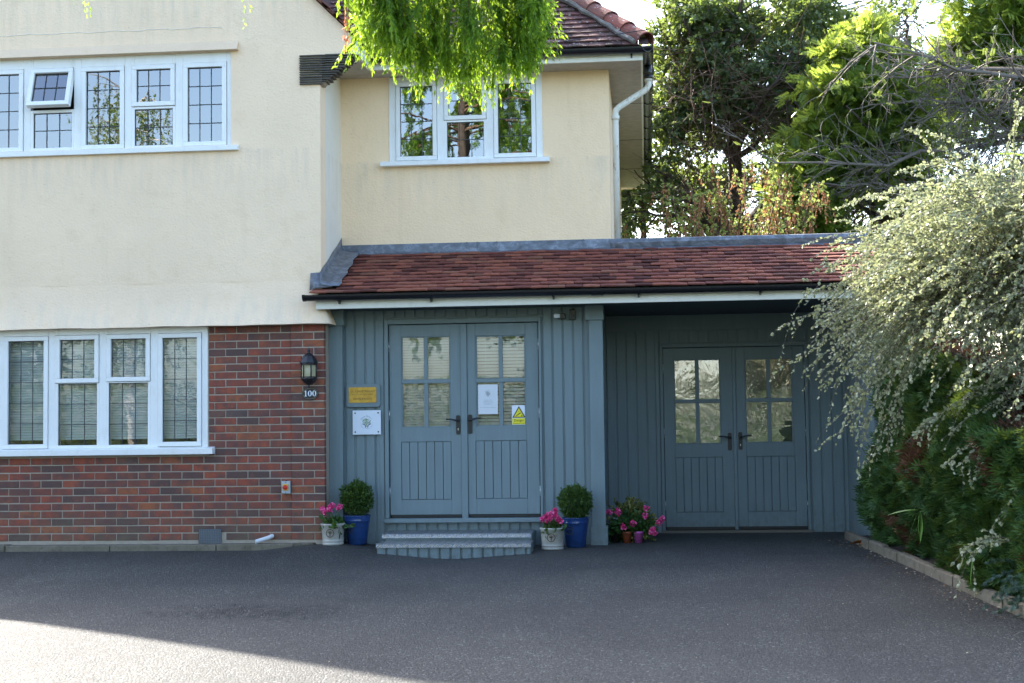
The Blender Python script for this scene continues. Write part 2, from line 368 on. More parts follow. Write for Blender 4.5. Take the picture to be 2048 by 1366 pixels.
# ------------------------------------------------------------------ numpy foliage helpers
def norm(a): return a / np.maximum(np.linalg.norm(a, axis=-1, keepdims=True), 1e-9)
def frames(d, roll=None):
    """orthonormal frames: columns X (side), Y (along d), Z (normal)"""
    d = norm(d); up = np.tile(np.array([0, 0, 1.]), (len(d), 1)); up[np.abs(d[:, 2]) > .95] = (1, 0, 0)
    x = norm(np.cross(d, up)); z = np.cross(x, d)
    if roll is not None:
        c, s = np.cos(roll)[:, None], np.sin(roll)[:, None]; x, z = c * x + s * z, -s * x + c * z
    return np.stack([x, d, z], axis=2)
def scatter(tv, tf, P, F, S, rnd):
    tv = np.asarray(tv, float); n = len(P); S = np.broadcast_to(np.asarray(S, float), (n,))
    V = np.einsum('nij,kj->nki', F, tv) * S[:, None, None] + P[:, None, :]; k = len(tv)
    return V.reshape(-1, 3), [np.asarray(q) for q in tf], k, np.repeat(rnd, k)
class Fol:
    def __init__(s): s.V = []; s.T = []; s.R = []; s.n = 0
    def add(s, tv, tris, P, F, S, rnd):
        if len(P) == 0: return
        tv = np.asarray(tv, float); tr = np.asarray(tris); n = len(P); k = len(tv); S = np.broadcast_to(np.asarray(S, float), (n,))
        V = (np.einsum('nij,kj->nki', F, tv) * S[:, None, None] + P[:, None, :]).reshape(-1, 3)
        T = (tr[None] + (np.arange(n) * k)[:, None, None]).reshape(-1, 3) + s.n
        s.V.append(V); s.T.append(T); s.R.append(np.repeat(rnd, k)); s.n += len(V)
    def stems(s, PTS, r0, r1, rnd=.5):
        """PTS (n,m,3): three-sided tapering tubes"""
        n, m, _ = PTS.shape; d = norm(np.gradient(PTS, axis=1)); u = norm(np.cross(d, np.array([.31, .22, .92]))); w_ = np.cross(d, u)
        r0 = np.broadcast_to(np.asarray(r0, float), (n,)); r1 = np.broadcast_to(np.asarray(r1, float), (n,))
        rr = r0[:, None] + (r1 - r0)[:, None] * np.linspace(0, 1, m)[None]
        ring = [PTS + (u * cos(a) + w_ * sin(a)) * rr[..., None] for a in (0, 2.094, 4.189)]
        V = np.stack(ring, axis=2).reshape(-1, 3); idx = np.arange(n * m * 3).reshape(n, m, 3); T = []
        for k in range(3):
            a = idx[:, :-1, k]; b = idx[:, :-1, (k + 1) % 3]; c = idx[:, 1:, (k + 1) % 3]; e = idx[:, 1:, k]
            T += [np.stack([a, b, c], -1).reshape(-1, 3), np.stack([a, c, e], -1).reshape(-1, 3)]
        s.V.append(V); s.T.append(np.concatenate(T) + s.n); s.R.append(np.full(len(V), rnd)); s.n += len(V)
    def build(s, name, mat, parent, label=None, kind=None):
        V = np.concatenate(s.V); T = np.concatenate(s.T); R = np.concatenate(s.R); o3 = np.array([V[:, 0].mean(), V[:, 1].mean(), V[:, 2].min()])
        m = bpy.data.meshes.new(name); m.vertices.add(len(V)); m.vertices.foreach_set('co', (V - o3).ravel())
        m.loops.add(T.size); m.loops.foreach_set('vertex_index', T.ravel().astype(np.int32))
        m.polygons.add(len(T)); m.polygons.foreach_set('loop_start', np.arange(0, T.size, 3, dtype=np.int32))
        m.update(calc_edges=True); at = m.attributes.new('rnd', 'FLOAT', 'POINT'); at.data.foreach_set('value', R.astype(np.float32))
        m.materials.append(mat); o = bpy.data.objects.new(name, m); link(o, parent, Vector(o3)); return tag(o, label, kind=kind)
def shoots(P0, D, L, droop, m, wig=.0):
    t = np.linspace(0, 1, m)[None, :, None]; D = norm(D); L = np.asarray(L)[:, None, None]
    pts = P0[:, None, :] + D[:, None, :] * L * t; pts[..., 2] -= (np.asarray(droop)[:, None, None] * L * t ** 2)[..., 0]
    if wig: 
        j = rng.normal(0, wig, (len(P0), m, 3)) * L; j = np.cumsum(j, axis=1) * t; pts = pts + j
    return pts
def along(PTS, per, lo=.1):
    """points and tangents at random places along each shoot"""
    n, m, _ = PTS.shape; t = rng.uniform(lo, .999, (n, per)) * (m - 1); i = t.astype(int); fr = (t - i)[..., None]
    a = np.take_along_axis(PTS, i[..., None].repeat(3, -1), 1); b = np.take_along_axis(PTS, (i + 1)[..., None].repeat(3, -1), 1)
    return (a + (b - a) * fr).reshape(-1, 3), norm(b - a).reshape(-1, 3)
def rdir(n, bias=(0, 0, 0)): return norm(rng.normal(0, 1, (n, 3)) + np.array(bias))
LEAF = ([(0, 0, 0), (-.28, .5, .05), (0, 1, -.05), (.28, .5, .05)], [(0, 3, 2), (0, 2, 1)])
LEAFW = ([(0, 0, 0), (-.36, .35, .06), (-.28, .75, .03), (0, 1, -.04), (.28, .75, .03), (.36, .35, .06)], [(0, 5, 4), (0, 4, 3), (0, 3, 2), (0, 2, 1)])
def _frond():
    v = []; t = []
    for a, l in ((-62, .55), (-38, .8), (-14, .95), (10, 1.), (34, .85), (58, .6)):
        a = radians(a); d = (sin(a), cos(a)); q = (cos(a) * .075, -sin(a) * .075); k = len(v)
        v += [(d[0] * .1, d[1] * .1, 0), (d[0] * l * .55 - q[0], d[1] * l * .55 - q[1], .03), (d[0] * l, d[1] * l, -.05), (d[0] * l * .55 + q[0], d[1] * l * .55 + q[1], .03)]
        t += [(k, k + 3, k + 2), (k, k + 2, k + 1)]
    return v, t
FROND = _frond()
def _pinnate(n=7):
    v = [(-.008, 0, 0), (.008, 0, 0), (0, 1, -.12)]; t = [(0, 1, 2)]
    for i in range(n):
        y = .15 + .8 * i / n; l = .34 * (1 - .35 * i / n)
        for s_ in (-1, 1):
            k = len(v); z = -.12 * y
            v += [(0, y, z), (s_ * l * .5, y + .02, z + .03), (s_ * l, y + .22, z - .03), (s_ * l * .45, y + .15, z + .02)]
            t += [(k, k + 1, k + 2), (k, k + 2, k + 3)]
    return v, t
PINN = _pinnate()
def leaves_on(fol, PTS, per, tmpl, size, spread=1.0, svar=.3, rnd=(0, 1), outw=None, lo=.1):
    P, T = along(PTS, per, lo); n = len(P); D = norm(T + rng.normal(0, spread, (n, 3)))
    if outw is not None: D = norm(D + np.array(outw))
    fol.add(tmpl[0], tmpl[1], P, frames(D, rng.uniform(-pi, pi, n)), size * (1 + rng.uniform(-svar, svar, n)), rng.uniform(rnd[0], rnd[1], n))

# ================================================================== SETTING
def sm(a, b, x): t = np.clip((x - a) / (b - a), 0, 1); return t * t * (3 - 2 * t)
def gh(x, y):
    """height of the tarmac: it dips in front of the steps and rises beside the left pots"""
    x = np.asarray(x, float); y = np.asarray(y, float)
    near = sm(12.0, 13.3, y)
    h = .042 * sm(-2.55, -3.0, x) * (1 - sm(-3.3, -3.8, x)) * near * 1.0
    h = h - .060 * np.exp(-((x + 1.85) / .5) ** 2 - ((y - 13.1) / .55) ** 2) * (1 - sm(13.5, 13.8, y))
    h = h - .012 * np.exp(-((x + 1.2) / .5) ** 2 - ((y - 13.1) / .4) ** 2)
    h = h + .012 * np.sin(x * .9 + 1) * np.sin(y * .7) * (1 - near)
    # frost-heaved ridges in the tarmac
    h = h + .038 * np.exp(-((x + 2.55 + .25 * (y - 8.6)) / .5) ** 2 - ((y - 8.9) / .13) ** 2) + .006 * np.exp(-((x + 2.5) / .7) ** 2 - ((y - 8.9) / .4) ** 2) * (np.sin(x * 31 + y * 17) + np.sin(y * 43 - x * 11)) + .018 * np.exp(-((x + 2.9) / .6) ** 2 - ((y - 9.3) / .12) ** 2)
    return h
xs = np.concatenate([np.linspace(-22, -7, 16), np.arange(-6.8, 2.45, .09)]); ys = np.concatenate([np.linspace(-22, 5.6, 30), np.arange(5.75, 15.6, .08)])
XX, YY = np.meshgrid(xs, ys); ZZ = gh(XX, YY)
v = np.stack([XX, YY, ZZ], -1).reshape(-1, 3); nx, ny = len(xs), len(ys); g = np.arange(nx * ny).reshape(ny, nx)
f = np.stack([g[:-1, :-1], g[:-1, 1:], g[1:, 1:], g[1:, :-1]], -1).reshape(-1, 4)
m = new_mesh('driveway', v.tolist(), f.tolist(), [True] * len(f)); m.materials.append(ASPH)
o = bpy.data.objects.new('driveway', m); link(o, None, (0, 0, 0)); tag(o, kind='structure')
GRASS = M_plain('rough grass', (.05, .075, .025), .9, var=.4, scale=3)
g_ = bx('ground', -400, 400, -400, 400, -.5, -.16, GRASS); tag(g_, kind='structure')

# soil bed behind the right kerb
def kx(y): return 1.94 + (14.46 - y) * .041
mb = MB(); yy = np.linspace(7.4, 14.55, 40); cols = [0, .15, .5, 1., 2., 3.5]
V = [(kx(y) + .05 + c, y, .045 + .03 * sin(y * 5 + c * 7) * (c > 0) + .05 * min(c, 1)) for y in yy for c in cols]
mb.add(V, [(i * 6 + j, i * 6 + j + 1, i * 6 + j + 7, i * 6 + j + 6) for i in range(39) for j in range(5)], True)
o = obj('soil_bed', mb, SOIL); tag(o, kind='structure')

# kerbs
kt = thing('kerb_edging', (2.0, 11, 0), 'row of grey concrete kerb stones along the foot of the hedge on the right', 'kerb')
y = 14.46; k = 0
while y > 7.5:
    y2 = y - .60
    mb = MB(); j = random.uniform(-.008, .008); a, b = kx(y) + j, kx(y2 + .008) + j
    mb.add([(a, y, -.05), (a + .055, y, -.05), (a + .055, y, .085 + j), (a + .012, y, .085 + j), (a, y, .072), (b, y2 + .008, -.05), (b + .055, y2 + .008, -.05), (b + .055, y2 + .008, .085 + j), (b + .012, y2 + .008, .085 + j), (b, y2 + .008, .072)],
           [(0, 1, 2, 3, 4), (9, 8, 7, 6, 5), (0, 5, 6, 1), (1, 6, 7, 2), (2, 7, 8, 3), (3, 8, 9, 4), (4, 9, 5, 0)])
    obj('kerb_stone', mb, CONC, kt); y = y2
kl = thing('concrete_footing', (-5, 13.58, 0), 'low mossy concrete strip along the foot of the brick wall', 'kerb')
x = -8.4
while x < -3.5:
    x2 = min(x + 1.06, -3.40); bx('footing_block', x, x2 - .008, 13.50, 13.672, -.05, .058 + random.uniform(-.004, .004), CONC, kl, .006); x = x2
mb = MB().prism([(-3.40, 13.50), (-3.24, 13.62), (-3.20, 13.80), (-3.34, 13.80), (-3.40, 13.672)], 'z', -.05, .06)
obj('footing_block', mb, CONC, kl, .006)

# ================================================================== HOUSE
house = thing('house', (-5, 15, 0), 'cream rendered house with a red brick ground floor and a tiled roof', 'house')
yF = 13.66
UL = (-6.72, -4.055, 3.99, 4.93); LL = (-6.46, -4.303, 1.0, 2.19); UR = (-2.632, -1.02, 3.949, 4.84)
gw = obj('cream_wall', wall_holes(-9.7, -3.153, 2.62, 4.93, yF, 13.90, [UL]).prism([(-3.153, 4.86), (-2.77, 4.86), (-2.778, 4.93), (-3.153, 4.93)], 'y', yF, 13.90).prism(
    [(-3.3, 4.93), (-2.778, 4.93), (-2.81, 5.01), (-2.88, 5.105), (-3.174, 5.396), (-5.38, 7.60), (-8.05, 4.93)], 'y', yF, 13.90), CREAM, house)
# bell-cast skirt over the brickwork
prof = [(13.66, -3.153, 2.62), (13.652, -3.145, 2.50), (13.636, -3.125, 2.40), (13.612, -3.095, 2.30), (13.582, -3.062, 2.215), (13.572, -3.050, 2.186)]
mb = MB(); V = []; cx = np.linspace(-9.7, 0, 80)
for (yy_, xr, z) in prof:
    for i in range(61):
        X = -9.7 + (xr + 9.7) * i / 60; V.append((X, yy_ + .004 * sin(X * 7 + z * 9), z + (.0025 * sin(X * 5.1) + .002 * sin(X * 13) if z < 2.3 else 0)))
    V.append((xr, 13.93, z))
n = 62
mb.add(V, [(j * n + i, (j + 1) * n + i, (j + 1) * n + i + 1, j * n + i + 1) for j in range(len(prof) - 1) for i in range(n - 1)], True)
k = (len(prof) - 1) * n
und = [V[k + i] for i in range(61)] + [(q[0], 13.93, q[2] + .012) for q in V[k:k + 61]]
mb.add(und, [(i, i + 61, i + 62, i + 1) for i in range(60)])
obj('bellcast_skirt', mb, CREAM, house)
bx('side_return_wall', -3.40, -3.153, 13.90, 14.61, 2.42, 4.86, CREAM2, house)
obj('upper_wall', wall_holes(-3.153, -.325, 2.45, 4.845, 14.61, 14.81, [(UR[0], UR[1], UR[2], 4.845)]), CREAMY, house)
bx('gable_end_wall', -.525, -.325, 14.81, 22.0, 2.5, 4.845, CREAM, house)
bx('rear_wall', -12, -.525, 21.8, 22.0, 0, 4.845, CREAM, house)
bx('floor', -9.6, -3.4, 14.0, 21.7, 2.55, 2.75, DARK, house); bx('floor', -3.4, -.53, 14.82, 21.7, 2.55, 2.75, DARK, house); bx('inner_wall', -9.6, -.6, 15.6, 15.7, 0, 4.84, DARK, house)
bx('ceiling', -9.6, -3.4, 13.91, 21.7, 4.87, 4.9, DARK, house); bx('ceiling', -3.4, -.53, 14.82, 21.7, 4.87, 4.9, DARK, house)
# hood moulding over the upper left window
mb = MB().prism([(13.66, 5.035), (13.64, 5.01), (13.600, 4.955), (13.588, 4.934), (13.66, 4.934)], 'x', -6.85, -3.975)
obj('window_hood', mb, M_render('weathered hood render', (.76, .58, .40)), house)
# cracks / day joints in the render are thin raised laps
for z, x0, x1 in ((5.18, -6.7, -4.15), (2.47, -6.7, -3.9)):
    mb = MB(); pts = [(x0 + (x1 - x0) * i / 40, yF - .001, z + .006 * sin(i * .9) + .004 * sin(i * 2.3)) for i in range(41)]
    mb.tube(pts, .0035, 5); obj('render_lap', mb, CREAM2, house)

# ---- brickwork
bw = bx('brick_wall', -9.7, -4.303, 13.706, 13.95, 0, .930, MORTAR, house)
bx('brick_wall', -4.303, -3.135, 13.706, 13.95, 0, 2.20, MORTAR, house)
bx('brick_wall', -3.462, -3.135, 13.686, 13.706, .0, 2.20, MORTAR, house)
bx('brick_wall', -3.40, -3.135, 13.95, 14.61, 0, 2.2, MORTAR, house)
bx('brick_wall', -9.7, LL[0], 13.706, 13.95, .93, 2.62, MORTAR, house)
def brick_mesh(L, seed):
    r = random.Random(seed); H = .0642; D = .07; c = .0035; v = []
    for (y, i) in ((0, c), (c, 0), (D, 0)):
        for sx, sz in ((0, 0), (1, 0), (1, 1), (0, 1)):
            v.append(((i if sx == 0 else L - i) + r.uniform(-.0015, .0015), y + r.uniform(-.0007, .0007), (i if sz == 0 else H - i) + r.uniform(-.0013, .0013)))
    f = [(0, 1, 2, 3)] + [(a, a + 4, (a + 1) % 4 + 4, (a + 1) % 4) for a in range(4)] + [(a + 4, a + 8, (a + 1) % 4 + 8, (a + 1) % 4 + 4) for a in range(4)]
    f = [tuple(q) for q in f]; m = new_mesh('brick', v, f); m.materials.append(BRICK); return m
BM = {}
def bmesh_for(L):
    key = round(L, 3); k = random.randint(0, 2)
    if (key, k) not in BM: BM[(key, k)] = brick_mesh(key, hash((key, k)) % 999)
    return BM[(key, k)]
def brick(x0, x1, z, y):
    if x1 - x0 < .03: return
    o = inst('brick', bmesh_for(x1 - x0), bw, (x0, y + random.uniform(-.0022, .0022), z)); o.rotation_euler = (random.uniform(-.012, .012), random.uniform(-.004, .004), random.uniform(-.005, .005))
P = .2216
for c in range(28):
    z = .0885 + .0752 * c
    if z < .86: x0lim = -6.62
    else: x0lim = -4.303
    off = 0 if c % 2 == 0 else P / 2
    # main face up to the pier
    x1 = -3.466; e = x1 + (0 if c % 2 else -.0) ; xx = x1 - (P if c % 2 == 0 else P / 2)
    a = xx; b = x1
    while b > x0lim + .02:
        lo_ = max(a, x0lim); 
        if not (c == 0 and lo_ > -4.44 and b < -4.12 + .09): brick(lo_ + .010, b, z, 13.70)
        b = a; a -= P
    if c % 2 == 0: pr = [(-3.462, -3.240), (-3.240, -3.131)]
    else: pr = [(-3.462, -3.353), (-3.353, -3.131)]
    for a, b in pr: brick(a + (.010 if a > -3.46 else 0), b, z, 13.68)

# ---- roof
pit = .93; EY, EZ, EX = 14.17, 4.97, .10
RY = EY + 4.05; RZ = EZ + 4.05 * pit
roof = obj('roof', MB().add([(-12, EY + .03, EZ - .03), (EX - .03, EY + .03, EZ - .03), (-3.95, RY, RZ - .05), (-12, RY, RZ - .05), (-12, 22.3, EZ - .03), (EX - .03, 22.3, EZ - .03)],
    [(0, 1, 2, 3), (1, 5, 2), (5, 4, 3, 2), (0, 4, 5, 1)]).add([(-2.76, 13.62, 5.03), (-5.38, 13.62, 7.65), (-8.0, 13.62, 5.03), (-2.76, 17.5, 5.03), (-5.38, 17.5, 7.65), (-8.0, 17.5, 5.03)],
    [(0, 3, 4, 1), (1, 4, 5, 2), (3, 5, 4)]), TILE_UP, house)
# added block out of view, its profile shaped to shade the drive and hedge
obj('unseen_shade_block', MB().prism([(-11.9, 4.5), (-9.7, 8.5), (-8.5, 10.45), (-5.6, 10.75), (-4.4, 9.8), (-3.3, 8.8), (-2.95, 8.2), (-2.95, 4.5)], 'y', 16.45, 20.5), TILE_UP, house)
def tile_mesh(wd, ln, th, mat, seed):
    r = random.Random(seed); s = [[x * wd, y * ln, 0] for x, y in ((0, 0), (1, 0), (1, 1), (0, 1))]
    for q in s: q[0] += r.uniform(-.0015, .0015); q[2] += r.uniform(-.002, .002)
    v = [tuple(q) for q in s] + [(q[0], q[1], q[2] - th) for q in s]
    mid = (wd / 2, 0, r.uniform(.0015, .004)); v += [mid, (mid[0], ln, mid[2])]
    f = [(0, 8, 9, 3), (8, 1, 2, 9), (4, 7, 6, 5), (0, 4, 5, 1, 8), (1, 5, 6, 2), (2, 6, 7, 3, 9), (3, 7, 4, 0)]
    m = new_mesh('tile', v, f); m.materials.append(mat); return m
def tile_field(parent, mat, x0, x1fun, y0, z0, slope, rows_parts, rows_all, wd, gauge, th, lift, x0fun=None, maxparts=300):
    th_a = math.atan(slope); ms = [tile_mesh(wd - .003, gauge * 2.1, th, mat, s) for s in range(4)]; cnt = 0
    rest_v = []; rest_f = []; rest_r = []
    for r in range(rows_all):
        s = r * gauge; y = y0 + s * cos(th_a); z = z0 + s * sin(th_a) + lift; off = (wd / 2 if r % 2 else 0) + random.uniform(-.01, .01)
        x = (x0fun(r) if x0fun else x0); a = x - (off if not x0fun else off * 0) ; a = x0 - off
        while a < x1fun(y):
            b = a + wd
            if b > x + .02:
                aa = max(a, x); bb = min(b, x1fun(y)); fr = (bb - aa) / wd
                if fr > .08:
                    tilt = th_a - .18 + random.uniform(-.014, .014); dz = random.uniform(-.002, .003)
                    if r < rows_parts and cnt < maxparts:
                        inst('tile', random.choice(ms), parent, (aa, y, z + dz), (tilt, random.uniform(-.012, .012), random.uniform(-.006, .006)), (fr, 1, 1)); cnt += 1
                    else:
                        M = Matrix.Translation((aa, y, z + dz)) @ Euler((tilt, random.uniform(-.012, .012), 0)).to_matrix().to_4x4() @ Matrix.Diagonal((fr, 1, 1, 1))
                        q = random.choice(ms); o_ = len(rest_v); rest_v += [(M @ vv.co)[:] for vv in q.vertices]; rest_f += [tuple(i + o_ for i in pp.vertices) for pp in q.polygons]; rest_r += [random.random()] * len(q.vertices)
            a = b
    if rest_v:
        mb = MB().add(rest_v, rest_f); o = obj('tile_courses', mb, mat, parent, kind='stuff'); at = o.data.attributes.new('rnd', 'FLOAT', 'POINT'); at.data.foreach_set('value', rest_r)
    return cnt
tile_field(roof, TILE_UP, -3.35, lambda y: EX - (y - EY) - .03, EY - .02, EZ - .016, pit, 14, 34, .167, .1, .0115, .030)
# hip tiles and mortar
hd = Vector((-1, 1, pit)).normalized(); side = Vector((1, 1, 0)).normalized(); upn = side.cross(hd).normalized()
if upn.z < 0: upn = -upn
p0 = Vector((EX, EY, EZ + .02)) + hd * .06
for k in range(12):
    mb = MB(); V = []; a = p0 + hd * (k * .30); b = a + hd * .36; seg = 10
    for (c, r, lf) in ((a, .116, .016), (b, .104, 0), (b, .092, 0), (a, .103, .016)):
        for i in range(seg + 1):
            t = radians(-5) + radians(190) * i / seg; V.append((c + side * (r * cos(t)) + upn * (r * sin(t) * .95 + lf - .03))[:])
    n = seg + 1
    F = [(j * n + i, j * n + i + 1, ((j + 1) % 4) * n + i + 1, ((j + 1) % 4) * n + i) for j in range(4) for i in range(seg)]
    mb.add(V, F, False); o = obj('hip_tile', mb, TILE_HIP, house)
mb = MB(); pts = [p0 + hd * (k * .09) - side * .14 + upn * (-.035) for k in range(38)]
mb.tube([q + Vector((random.uniform(-.008, .008), 0, random.uniform(-.01, .01))) for q in pts], [.022 + random.uniform(-.008, .012) for _ in pts], 6, sm=False)
obj('hip_mortar', mb, M_concrete('hip bedding mortar', (.20, .19, .18)), house)
ce = p0 + hd * .10; mb = MB(); mb.add([(ce + side * (.094 * cos(t)) + upn * (.088 * sin(t) - .03))[:] for t in np.linspace(0, pi, 10)] + [(ce + hd * .05 + side * (.094 * cos(t)) + upn * (.088 * sin(t) - .03))[:] for t in np.linspace(0, pi, 10)], [tuple(range(10))] + [(i, i + 1, i + 11, i + 10) for i in range(9)])
obj('hip_mortar', mb, CONC, house)
# verge of the left gable: tile edges stepping down the slope
for k in range(16):
    d = k * .165; xa = -2.80 - d * .707 - (.04 if k < 2 else 0); za = 5.02 + d * .707 - (.0 if k > 1 else .0)
    xa = -2.83 - d * .72; za = 5.075 + d * .70
    mb = MB(); dx, dz = -.72 * .24, .70 * .24; nx_, nz_ = .70, .72
    th_ = .014
    for L in range(2):
        o1 = L * .016; mb.prism([(xa + nx_ * o1 + L * .02, za + nz_ * o1 - L * .02), (xa + dx + nx_ * o1 * .3, za + dz + nz_ * o1 * .3), (xa + dx + nx_ * (o1 * .3 + th_), za + dz + nz_ * (o1 * .3 + th_)), (xa + nx_ * (o1 + th_) + L * .02, za + nz_ * (o1 + th_) - L * .02)], 'y', 13.60, 13.9)
    obj('verge_tile', mb, TILE_VERGE, house)
# corbelled tiles under the gable's foot
for k in range(13):
    t = k / 12; z = 4.562 + k * .0232; xr = -3.125 + .36 * t ** .85
    xx = -3.356
    mb = MB()
    while xx < xr - .02:
        L = min(random.uniform(.12, .26), xr - xx); yo = 13.632 - .006 * t + random.uniform(-.004, .003)
        mb.box(xx + .003, xx + L, yo, 13.80, z + random.uniform(-.002, .005), z + .0145 + random.uniform(-.003, .003)); xx += L
    obj('corbel_tile', mb, CORBEL, house)
bx('corbel_mortar', -3.35, -3.13, 13.648, 13.79, 4.562, 4.862, MORTAR, house)
obj('corbel_mortar', MB().prism([(-3.13, 4.562), (-3.12, 4.57), (-2.80, 4.85), (-2.80, 4.862), (-3.13, 4.862)], 'y', 13.66, 13.79), MORTAR, house)
# soffits, fascias, gutters
bx('soffit', -3.153, .024, 14.28, 14.61, 4.845, 4.857, SOFFIT, house)
bx('soffit', -3.153, -2.765, 13.90, 14.28, 4.845, 4.857, SOFFIT, house)
bx('soffit', -.325, .024, 14.61, 22.2, 4.845, 4.857, SOFFIT, house)
for y in (16.2, 18.3, 20.4): bx('soffit_joint', -.325, .024, y, y + .006, 4.841, 4.845, DARK, house)
bx('fascia', -2.79, .024, 14.255, 14.28, 4.842, 4.958, WHITE2, house, .003)
bx('fascia', .012, .034, 14.257, 22.2, 4.843, 4.958, WHITE2, house)
bx('fascia', -2.79, -2.765, 13.62, 14.255, 4.842, 4.975, WHITE2, house, .002)
def half_pipe(x0, x1, yc, zc, r, th=.005):
    pr = [(yc + r * cos(t), zc + r * sin(t)) for t in np.linspace(pi, 2 * pi, 11)] + [(yc + (r - th) * cos(t), zc + (r - th) * sin(t)) for t in np.linspace(2 * pi, pi, 11)]
    return MB().prism(pr, 'x', x0, x1)
gt = obj('gutter', half_pipe(-2.74, .135, 14.195, 4.955, .058), BLACK, house)
for x in (-.95, -.08): bx('gutter_bracket', x - .008, x + .008, 14.24, 14.262, 4.865, 4.96, BLACK, gt)
mb = MB(); pr = [(.085 + .058 * cos(t), 4.955 + .058 * sin(t)) for t in np.linspace(pi, 2 * pi, 11)] + [(.085 + .053 * cos(t), 4.955 + .053 * sin(t)) for t in np.linspace(2 * pi, pi, 11)]
obj('gutter', mb.prism(pr, 'y', 14.14, 22.1), BLACK, house)
mb = MB()
for y in np.arange(14.9, 22, .62): mb.lathe([(.064, -.02), (.064, .02), (.058, .02)], (0, 0, 0), 14, a0=pi, a1=2 * pi); 
mb = MB()
for y in np.arange(15.1, 22, .7):
    pr = [(.085 + .066 * cos(t), 4.955 + .066 * sin(t)) for t in np.linspace(pi, 2 * pi, 9)]; mb.prism(pr + [(.151, 4.965), (.019, 4.965)], 'y', y, y + .07)
obj('gutter_joint', mb, BLACK, house)
mb = MB().tube([(.088, 14.75, 4.93), (.088, 14.75, 4.76)], .041, 12).tube([(.088, 14.75, 4.80), (.088, 14.75, 4.765)], .048, 12)
obj('gutter_outlet', mb, BLACK, house)
DP = N('flaking white pipe paint'); f = DP.noise(9, DP.pos((2, 2, .6)), detail=6, rough=.7)
c = DP.mix((.70, .69, .62), (.28, .13, .04), DP.ramp(f, [(.56, 0), (.66, .9)])); c = DP.mix(c, (.45, .40, .28), DP.ramp(DP.noise(4, DP.pos((3, 3, .5))), [(.5, 0), (.7, .6)])); DP.principled(c, .55)
dp = obj('downpipe', MB().tube([(.088, 14.75, 4.775), (.088, 14.75, 4.70), (.062, 14.745, 4.655), (-.225, 14.69, 4.465), (-.258, 14.685, 4.43), (-.262, 14.685, 4.37), (-.262, 14.685, 3.03)], .033, 14), DP.m, house)
for x, y, z in ((-.262, 14.685, 4.33), (.088, 14.75, 4.74)): obj('pipe_collar', MB().tube([(x, y, z), (x, y, z + .045)], .042, 14), DP.m, dp)
# thin cable over the roof corner
pts = [(-1.35 + 1.45 * t, 14.15, 4.985 + .11 * t + .03 * t * t) for t in np.linspace(0, 1, 14)]
obj('roof_cable', MB().tube(pts, .0045, 5), BLACK, house)

# ---- windows
def ring(mb, x0, x1, z0, z1, w_, y0, y1):
    mb.box(x0 - w_, x1 + w_, y0, y1, z1, z1 + w_); mb.box(x0 - w_, x1 + w_, y0, y1, z0 - w_, z0)
    mb.box(x0 - w_, x0, y0, y1, z0, z1); mb.box(x1, x1 + w_, y0, y1, z0, z1); return mb
def window(rect, Y, lights, sill, label=None, bl=None):
    X0, X1, Z0, Z1 = rect
    wn = obj('window', wall_holes(X0, X1, Z0, Z1, Y, Y + .07, [((a - g, b + g, c - g, d + g) if g > .04 else (a, b, c, d)) for a, b, c, d, nx_, nz_, g, op in lights]), WHITE, house, .004, label)
    for a, b, c, d, nc, nr, g, op in lights:
        g2 = g - .004
        tilt = radians(17) if op else 0; piv = Vector((0, Y - .01, d + g))
        def T(mb):
            if tilt:
                R = Matrix.Rotation(-tilt, 4, 'X'); mb.v = [(piv + R @ (Vector((p[0], p[1], p[2])) - piv))[:] if True else p for p in mb.v]
            return mb
        if g > .03:
            mb = ring(MB(), a, b, c, d, g2, Y - .014, Y + .05)
            obj('casement', T(mb), WHITE, wn, .004)
        obj('pane', T(MB().add([(a, Y + .022, c), (b, Y + .022, c), (b, Y + .022, d), (a, Y + .022, d)], [(0, 1, 2, 3)])), GLASS2 if bl else GLASS, wn)
        mb = MB(); q = .0031
        for i in range(1, nc): x = a + (b - a) * i / nc; mb.box(x - q, x + q, Y + .014, Y + .021, c, d)
        for i in range(1, nr): z = c + (d - c) * i / nr; mb.box(a, b, Y + .0135, Y + .0205, z - q, z + q)
        mb.box(a, a + .006, Y + .013, Y + .0205, c, d); mb.box(b - .006, b, Y + .013, Y + .0205, c, d); mb.box(a, b, Y + .0125, Y + .0205, d - .007, d); 
        obj('leading', T(mb), LEADC, wn)
    s0, s1, sz0, sz1, out = sill
    obj('sill', MB().prism([(Y + .03, sz0), (Y + .03, sz1 + .004), (Y - out, sz1 - .012), (Y - out, sz0)], 'x', s0, s1), WHITE, wn, .003)
    if bl:
        z0b, pitch = bl; mb = MB(); z = z0b
        while z < Z1 - .05:
            mb.add([(X0 + .07, Y + .13, z), (X1 - .07, Y + .13, z), (X1 - .07, Y + .137, z + pitch * .93), (X0 + .07, Y + .137, z + pitch * .93)], [(0, 1, 2, 3)]); 
            mb.add([(X0 + .07, Y + .13, z), (X1 - .07, Y + .13, z), (X1 - .07, Y + .128, z + .003), (X0 + .07, Y + .128, z + .003)], [(0, 1, 2, 3)]); z += pitch
        obj('blind', mb, BLINDM, wn)
G = .048; Gt = .030
window(UL, 13.675, [(-6.60, -6.249, 4.035, 4.785, 3, 4, G, 0), (-6.08, -5.725, 4.455, 4.782, 3, 2, G, 1), (-6.099, -5.70, 4.022, 4.376, 3, 2, Gt, 0), (-5.551, -5.198, 4.035, 4.783, 3, 4, G, 0),
    (-5.028, -4.677, 4.454, 4.784, 3, 2, G, 0), (-5.048, -4.656, 4.014, 4.382, 3, 2, Gt, 0), (-4.501, -4.148, 4.035, 4.784, 3, 4, G, 0)], (-6.85, -3.975, 3.932, 3.99, .06), 'upper left window with one small top casement tilted open')
